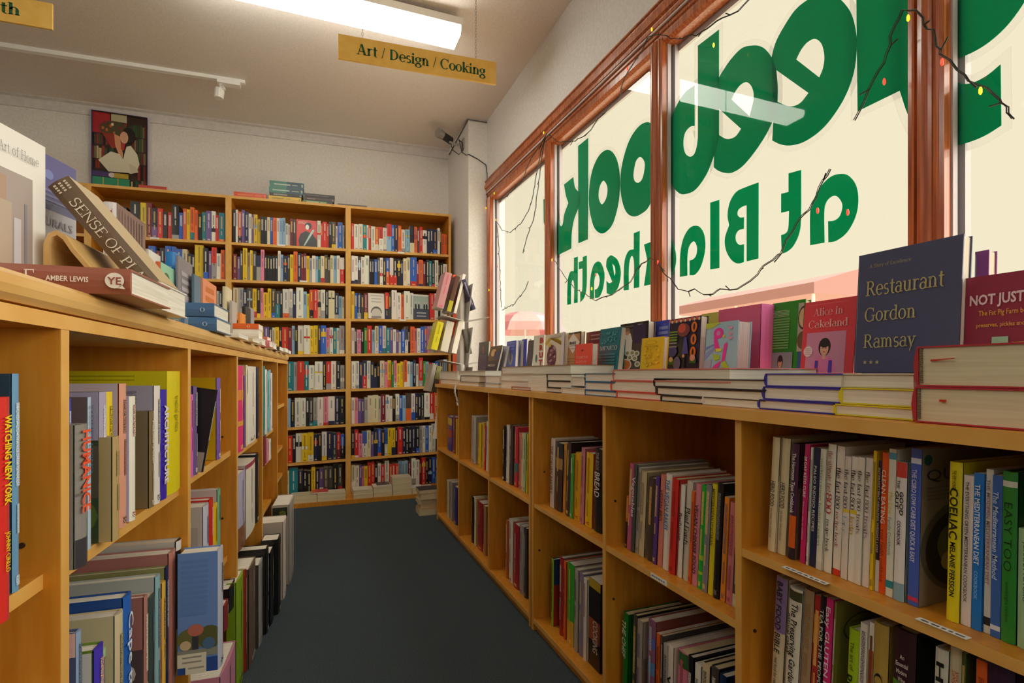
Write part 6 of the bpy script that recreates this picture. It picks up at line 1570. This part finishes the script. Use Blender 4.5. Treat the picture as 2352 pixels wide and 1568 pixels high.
def p_fig(a, o): a.ell(.5, .35, .22, .24, 'b0a890'); a.ell(.5, .42, .12, .2, '5a5a6a'); a.lines(.15, .85, .7, .92, 3, '9aa0d8', '4a5ab0')
def p_dec(a, o): a.rect(.05, .45, 1, 1, '5a4030'); a.ell(.4, .75, .2, .14, 'c89a6a'); a.ell(.65, .6, .16, .12, '8a5a34'); a.rect(.5, .5, 1, .8, '3a3060'); a.text(o, 'PECCO', .2, .24, .6, .07, 'd8c8b0', bold=.02)
def p_blurb(c, b): return lambda a, o: a.lines(.3, .95, .25, .85, 7, c, b)
def p_mar(a, o): a.lines(.3, .95, .8, .9, 2, 'c8a0a0', '6a2430')
disp(1967, 2207, 588, 857, 1.20, '454a68', 'large navy display book with gold serif lettering and three stars', p_rest, .03, 4, spine='2c304c')
disp(1843, 1966, 696, 858, 1.235, 'd8404c', 'red display book with a smiling woman on a pink panel', p_alice, .022, 6)
disp(1770, 1846, 698, 860, 1.27, '2f8a26', 'green display book beside the red one, small portrait below its blurb', p_green, .022, 4)
disp(1649, 1747, 713, 865, 1.225, 'cf5c84', 'pink display book with its bright pink spine turned to the room', None, .052, 2, spine='ee7ac0', spine_right=True)
disp(1619, 1693, 745, 868, 1.12, '9cc4d4', 'pale blue display book with a pink flamingo-like figure', p_rice, .05, 4, page=noise_mat('striped_page_edges', hexc('b0a8ac'), hexc('e4ddd8'), 60, .8, stretch=(14, .02, .02)))
disp(1609, 1650, 722, 850, 1.262, 'c0b858', 'pair-worn yellowish display book behind the market one', None, .03, 3)
disp(1535, 1607, 735, 850, 1.15, '26263f', 'dark night-market display book under a striped awning edge', p_market, .03, 4)
disp(1503, 1535, 739, 850, 1.215, '3c48b0', 'blue display book half hidden behind the night-market one', p_blurb('a8b0e0', '3c48b0'), .03, 3, spine_right=False)
disp(1472, 1523, 778, 849, 1.07, 'e4c024', 'small yellow display book in front of the blue one', p_yellow, .02, 5)
disp(1423, 1487, 746, 850, 1.17, '22211f', 'black-bordered display book with a white-clad cook on its cover', p_chef, .03, 3)
disp(1374, 1422, 757, 856, 1.14, '17707c', 'teal display book with pale serif capitals', p_mex, .028, 7)
disp(1345, 1384, 764, 850, 1.235, '6a2430', 'maroon display book behind the coral one', p_mar, .03, 3)
disp(1320, 1359, 792, 857, 1.06, 'f0584a', 'small coral display book with pale capitals', p_tokyo, .03, 3)
disp(1298, 1333, 766, 850, 1.20, 'b88a5c', 'tan display book with a white diamond label', p_bake, .022, 3)
disp(1251, 1297, 770, 846, 1.18, 'd6cdb8', 'cream display book with a mound of dark berries', p_berry, .03, 3)
disp(1225, 1249, 772, 846, 1.20, 'd8d2c2', 'cream display book with red capitals down its edge', p_brut, .025, 3)
disp(1211, 1224, 782, 846, 1.21, '4a4648', 'dark display book leaning beside the cream one', None, .012, 6)
disp(1184, 1197, 783, 846, 1.22, 'cfc8bc', 'pale display book showing its page edges', None, .03, 2)
disp(1198, 1209, 780, 846, 1.235, '3a4aa8', 'blue-spined display book among the pale ones', None, .03, 2)
disp(1163, 1184, 785, 846, 1.18, '4a5ab0', 'blue display book with a pale figure on its cover', p_fig, .022, 3)
disp(1146, 1160, 795, 856, 1.14, 'c8c4cc', 'grey-white display book slanting beside the dark photo one', None, .014, 12)
disp(1120, 1146, 795, 857, 1.10, '2c2234', 'dark photo-covered display book slanting at the far end', p_dec, .016, 14)
disp(1099, 1121, 787, 851, 1.16, '2a2c38', 'black display book farthest along the counter', lambda a, o: (a.rect(0, 0, .9, .55, '54485c'), a.rect(.4, .6, .6, .85, '7a2c3c')), .02, 3)
disp(2213, 2430, 640, 857, 1.215, '8a2440', 'maroon display book with white block capitals beside the navy one', p_jam, .025, 4)
disp(2236, 2268, 579, CTZ + .001, 1.30, '8a4a8a', 'purple book standing behind the maroon one against the glass', None, .03, 2)

# ---------------- wire spinner stand by the pier, leaning books on its trays
sx, sy = 1.150, 4.12
sp = empty('book_spinner', (sx, sy, 0)); tag(sp, 'white book spinner stand with grey trays beside the pier', 'book stand')
mb = MB(); mb.tube([(0, 0, .02), (0, 0, 1.865)], .021, 12); mb.build('pole', M_WHITE, sp)
mb = MB(); mb.tube([(0, 0, 0), (0, 0, .02)], .16, 20); mb.build('base', M_WHITE, sp)
mb = MB(); mb.box((-.075, .01, .9), (-.045, .02, 1.90)); mb.build('back_strip', mat('orange_strip', hexc('e0521c'), .5), sp)
for z in (1.52, 1.17, .85):
    for s in (-1, 1):
        mb = MB(); mb.hexa([(s * .03, -.10, z), (s * .19, -.14, z + .03), (s * .19, .10, z + .03), (s * .03, .09, z), (s * .03, -.10, z + .004), (s * .19, -.14, z + .034), (s * .19, .10, z + .034), (s * .03, .09, z + .004)])
        mb.build('tray', M_METAL, sp)
        if s < 0: continue
        mb = MB(); mb.hexa([(s * .022, -.10, z), (s * .026, -.10, z), (s * .026, .10, z), (s * .022, .10, z), (s * .06, -.10, z + .30), (s * .064, -.10, z + .30), (s * .064, .10, z + .30), (s * .06, .10, z + .30)])
        mb.build('tray_back', M_METAL, sp)
def leanbook(label, pxl, pxr, yt, yb, y, w, d, col, tiltdeg, **o):
    pb = at_y((pxl + pxr) / 2, yb, y); pt = at_y((pxl + pxr) / 2, yt, y)
    h = (pt.z - pb.z) / math.cos(math.radians(tiltdeg))
    root = book_local(w, h, d, rgb(col), 'paperback', False, o.get('bands', ()), o.get('ik'))
    pb.z += .032
    root.matrix_world = frame_mat(pb, (math.cos(o.get('rz', 0)), math.sin(o.get('rz', 0)), 0), (-math.sin(o.get('rz', 0)), math.cos(o.get('rz', 0)), 0), (0, 0, 1)) @ Matrix.Rotation(math.radians(tiltdeg), 4, 'Y')
    tag(root, label, 'paperback', 'books on the spinner stand')
leanbook('pink and grey book leaning on the spinner, top tray', 1003, 1019, 634, 716, 4.02, .055, .17, 'c08a8c', 14, ik='c83a6a')
leanbook('dark book with a yellow corner leaning on the spinner', 1022, 1040, 642, 724, 4.04, .035, .17, '5a3c30', 15, bands=((0, .3, hexc('b0a82c')),))
leanbook('white book leaning against the spinner pole, top tray', 1041, 1049, 637, 728, 4.06, .022, .17, 'e6e0d4', 14)
leanbook('yellow book leaning on the spinner, second tray', 990, 1004, 748, 812, 4.02, .05, .17, 'd0c41e', 14, ik='8a8414')
leanbook('thick off-white book on the spinner, second tray', 1010, 1030, 747, 816, 4.04, .06, .17, 'cfc9b8', 13)
leanbook('white book nearest the pole on the spinner, second tray', 1036, 1050, 747, 820, 4.06, .04, .17, 'e2dccf', 13)
leanbook('navy book hanging out on the far side of the spinner', 1082, 1096, 652, 720, 4.05, .03, .17, '2c2c48', -20, ik='b8b0c0')
leanbook('grey slab book on the far side of the spinner, second tray', 1076, 1086, 765, 822, 4.05, .03, .17, '5c5850', -14)
leanbook('grey book slanting off the lower spinner tray', 983, 990, 846, 908, 3.99, .03, .17, 'a8a294', 12)
leanbook('dark book slanting off the lower spinner tray', 992, 1003, 850, 910, 4.0, .04, .17, '4a4034', 12, bands=((.5, 1, hexc('8a8450')),))
mb = MB(); p = at_y(1004, 940, 3.97); q = at_y(992, 1006, 3.97)
mb.hexa([(p.x, 3.97, p.z), (p.x + .05, 3.97, p.z), (p.x + .05, 3.972, p.z), (p.x, 3.972, p.z), (q.x, 3.95, q.z), (q.x + .07, 3.95, q.z - .01), (q.x + .07, 3.952, q.z - .01), (q.x, 3.952, q.z)])
mb.hexa([(.962, 3.985, .884), (1.0, 3.985, .884), (1.0, 3.987, .884), (.962, 3.987, .884), (p.x, 3.97, p.z), (p.x + .05, 3.97, p.z), (p.x + .05, 3.972, p.z), (p.x, 3.972, p.z)])
tag(mb.build('hanging_paper', M_CARD), 'white paper sheet hanging at the far end of the counter', 'paper')
# pile of books on the carpet at the counter's far end
zz = 0.0
for k, (w, L, d, c, nm) in enumerate(((.05, .20, .15, 'x', 'tan'), (.035, .17, .13, 'c', 'cream'), (.035, .16, .13, 'c', 'cream thinner'), (.045, .19, .15, 'x', 'buff'), (.03, .21, .15, 'k', 'black-covered'))):
    root = book_local(w, L, d, rgb(PAL[c]), 'paperback', False, page=M_PAGEC)
    root.matrix_world = frame_mat((.78 + .012 * (k % 2), 4.16, zz + w / 2 + .0003), (0, 0, 1), (0, -1, 0), (1, 0, 0)); zz += w + .0006
    tag(root, f"{nm} flat book, {ORD[k + 1]} from the carpet in the pile by the counter end", 'paperback', 'pile on the carpet by the counter')

# ---------------- loose stacks on top of the tall cases and on the deck at their foot
def backflat(px0, px1, yt, yb, col, label, y=KY + .03, fore=False, depth=.14, zb=None, ik=None, cat='paperback', group=None, hard=False, bands=()):
    p0, p1 = at_y(px0, yb, y), at_y(px1, yb, y)
    z0 = p0.z if zb is None else zb
    w = max(.008, at_y((px0 + px1) / 2, yt, y).z - at_y((px0 + px1) / 2, yb, y).z)
    L = p1.x - p0.x
    root = book_local(w, L, depth, rgb(col), cat, hard, bands, ik, page=M_PAGEC if fore else None)
    if fore: root.matrix_world = frame_mat((p0.x, y + depth, z0 + w / 2), (0, 0, 1), (0, -1, 0), (1, 0, 0))
    else: root.matrix_world = Matrix.Translation((p1.x, y, z0 + w / 2)) @ Matrix.Rotation(-math.atan(TILT) if not fore and zb is not None and zb > 1 else 0, 4, 'Y') @ frame_mat((0, 0, 0), (0, 0, 1), (0, 1, 0), (-1, 0, 0))
    tag(root, label, cat, group)
    return z0 + w + .0004
def ktop(px): return K_TOP + ktilt(at_y(px, 450, KY).x) + .002
z = backflat(537, 612, 441, 453, 'd8482c', 'red-orange flat paperback lying alone on top of the bookcase', zb=ktop(612), ik='e8a03c')
z = backflat(617, 692, 452, 462, 'd8b42a', 'yellow flat book at the bottom of the green-spined stack', zb=ktop(692), ik='6a5a14')
z = backflat(620, 694, 444, 451, '2a2622', 'black flat book above the yellow one in the green-spined stack', zb=z, ik='c8c0b0')
z = backflat(618, 697, 430, 443, '3a7a6a', 'lower teal-green flat book of the stack on top of the bookcase', zb=z, ik='d8e0d0', bands=((.0, .5, hexc('2a4a5c')),))
z = backflat(619, 698, 415, 429, '3a7a6a', 'upper teal-green flat book of the stack on top of the bookcase', zb=z, ik='d8e0d0', bands=((.0, .5, hexc('2a4a5c')),))
z = backflat(700, 764, 459, 465, '4a8a3c', 'green thin flat book at the bottom of the dark stack', zb=ktop(765), ik='d8d4c8', bands=((0, .2, hexc('2a2a2a')),))
z = backflat(700, 768, 450, 458, '3a2a2a', 'lower dark flat book of the stack beside the green-spined one', zb=z, ik='8a7a70')
z = backflat(699, 769, 441, 449, '2c2226', 'upper dark flat book of the stack beside the green-spined one', zb=z, ik='6a5a5a')
backflat(776, 843, 466, 471, '5a5248', 'thin dark flat book alone at the near-pier end of the case tops', zb=ktop(843))
backflat(318, 383, 426, 433, 'b8402c', 'thin red flat book in front of the poster', zb=ktop(383), y=KY + .01)
DZ = .0356
for k, (a, b, h, c, d) in enumerate(((668, 728, .06, 'cdbf9a', .15), (729, 794, .062, 'd6ccb0', .15), (812, 857, .07, 'd8d0bc', .15), (858, 901, .085, 'd8d0bc', .15), (902, 946, .10, 'cfc2a4', .15), (947, 972, .05, 'd8d2c4', .14), (974, 996, .045, 'c8c0b0', .14))):
    y = 4.612
    p0, p1 = at_y(a, 1140, y), at_y(b, 1140, y)
    z = DZ
    for j in range(2 if k != 4 else 3):
        w = h / 2 - .0006
        root = book_local(w, p1.x - p0.x, d, rgb(c), 'paperback', False, page=M_PAGEC)
        root.matrix_world = frame_mat((p0.x, y + d + .01 * j, z + w / 2), (0, 0, 1), (0, -1, 0), (1, 0, 0)); z += w + .0006
        tag(root, f"{('lower', 'upper', 'top')[j]} pale flat paperback, {ORD[k + 1]} pile along the deck below the bookcases", 'paperback', 'piles on the deck below the bookcases')
p0, p1 = at_y(690, 1140, 4.64), at_y(755, 1140, 4.64)
for (px0, px1, c, lb) in ((716, 754, 'c8483c', 'red magazine lying on the deck pile under the second case'), (866, 896, '3a3a36', 'dark-covered book lying across the tallest deck pile')):
    y = 4.64; p0, p1 = at_y(px0, 1140, y), at_y(px1, 1140, y)
    zt = DZ + (.0632 if px0 < 800 else .0856)
    root = book_local(.010, p1.x - p0.x, .13, rgb(c), 'paperback', False); root.matrix_world = frame_mat((p0.x, y + .13, zt + .0055), (0, 0, 1), (0, -1, 0), (1, 0, 0)); tag(root, lb, 'paperback')

# ---------------- framed reading-woman print leaning above the case
p0, p1 = at_y(207, 251, BY - .03), at_y(343, 267, BY - .03)
pb = ktop(340)
W_ = p1.x - p0.x; H_ = (p0.z + p1.z) / 2 - pb
po = empty('poster', (p0.x, BY - .03, pb)); tag(po, 'dark-bordered poster of a reading woman in white among books', 'poster')
mb = MB(); mb.box((0, 0, 0), (W_, .012, H_)); mb.build('panel', mat('pale_board_edge', hexc('c8c0d8'), .6), po)
A = Art((.012, -.001, .0), (W_ - .024, 0, 0), (0, 0, H_ - .012), (0, -1, 0))
A.rect(0, 0, 1, 1, '3a2824'); A.rect(.0, .74, .32, 1, 'b02c34'); A.rect(.34, .90, .62, 1, 'c0b894')
rr = random.Random(11)
for v0, v1, u0 in ((.60, .74, .0), (.74, .90, .64), (.56, .73, .72), (.42, .58, .0), (.3, .42, .0), (.0, .2, .70), (.2, .4, .82), (.4, .56, .84)):
    u = u0
    while u < (u0 + .34 if u0 else .36):
        w = rr.uniform(.025, .05); A.rect(u, v0, min(1, u + w), v1 - rr.uniform(0, .03), rr.choice(['6a2c24', '2c5a34', '8a3428', '4a3a30', 'c0b088', '24443c', '7a6a4a', '1e1a18'])); u += w + .006
A.ell(.40, .80, .26, .10, '5a4a30', 22)
for q in range(14): A.ell(.2 + .034 * q, .80 + .07 * math.sin(q * 1.7), .025, .02, rr.choice(['c86a34', 'e0d8c0', '8a3428', '3a5a34']), 8)
A.poly([(.18, .74), (.42, .74), (.50, .58), (.36, .56)], '9a3428'); A.poly([(.40, .74), (.50, .72), (.56, .5), (.54, .42), (.48, .5), (.42, .6)], 'd89a74'); A.ell(.66, .74, .12, .10, '241c1c'); A.ell(.58, .71, .075, .075, 'd8a684'); A.poly([(.52, .64), (.60, .64), (.58, .55), (.52, .56)], 'b03a38')
A.poly([(.62, .60), (.70, .62), (.82, .52), (.86, .40), (.80, .30), (.70, .27), (.66, .28), (.30, .27), (.12, .40), (.34, .52), (.50, .50), (.56, .44)], 'e2dcc6'); A.poly([(.66, .40), (.80, .36), (.84, .30), (.70, .27)], 'd4ccb4')
A.rect(.02, .20, .38, .265, '4a3c74'); A.ell(.36, .23, .06, .03, 'e0d4cc'); A.rect(.40, .20, .66, .26, 'b8a03a'); A.rect(.0, .09, .68, .195, '2f9470'); A.rect(.2, .09, .215, .195, 'c8b050'); A.rect(.46, .09, .475, .195, 'c8b050'); A.rect(0, .02, .69, .085, 'd0c27a'); A.rect(0, .045, .69, .055, '6a5a2c')
A.rect(0, 0, 1, .015, '1e1a1c'); A.rect(0, 0, .018, 1, '2a2a5a'); A.rect(.982, 0, 1, 1, '2a2420'); A.rect(0, .985, 1, 1, '241c1c')
A.done(po, 'print')
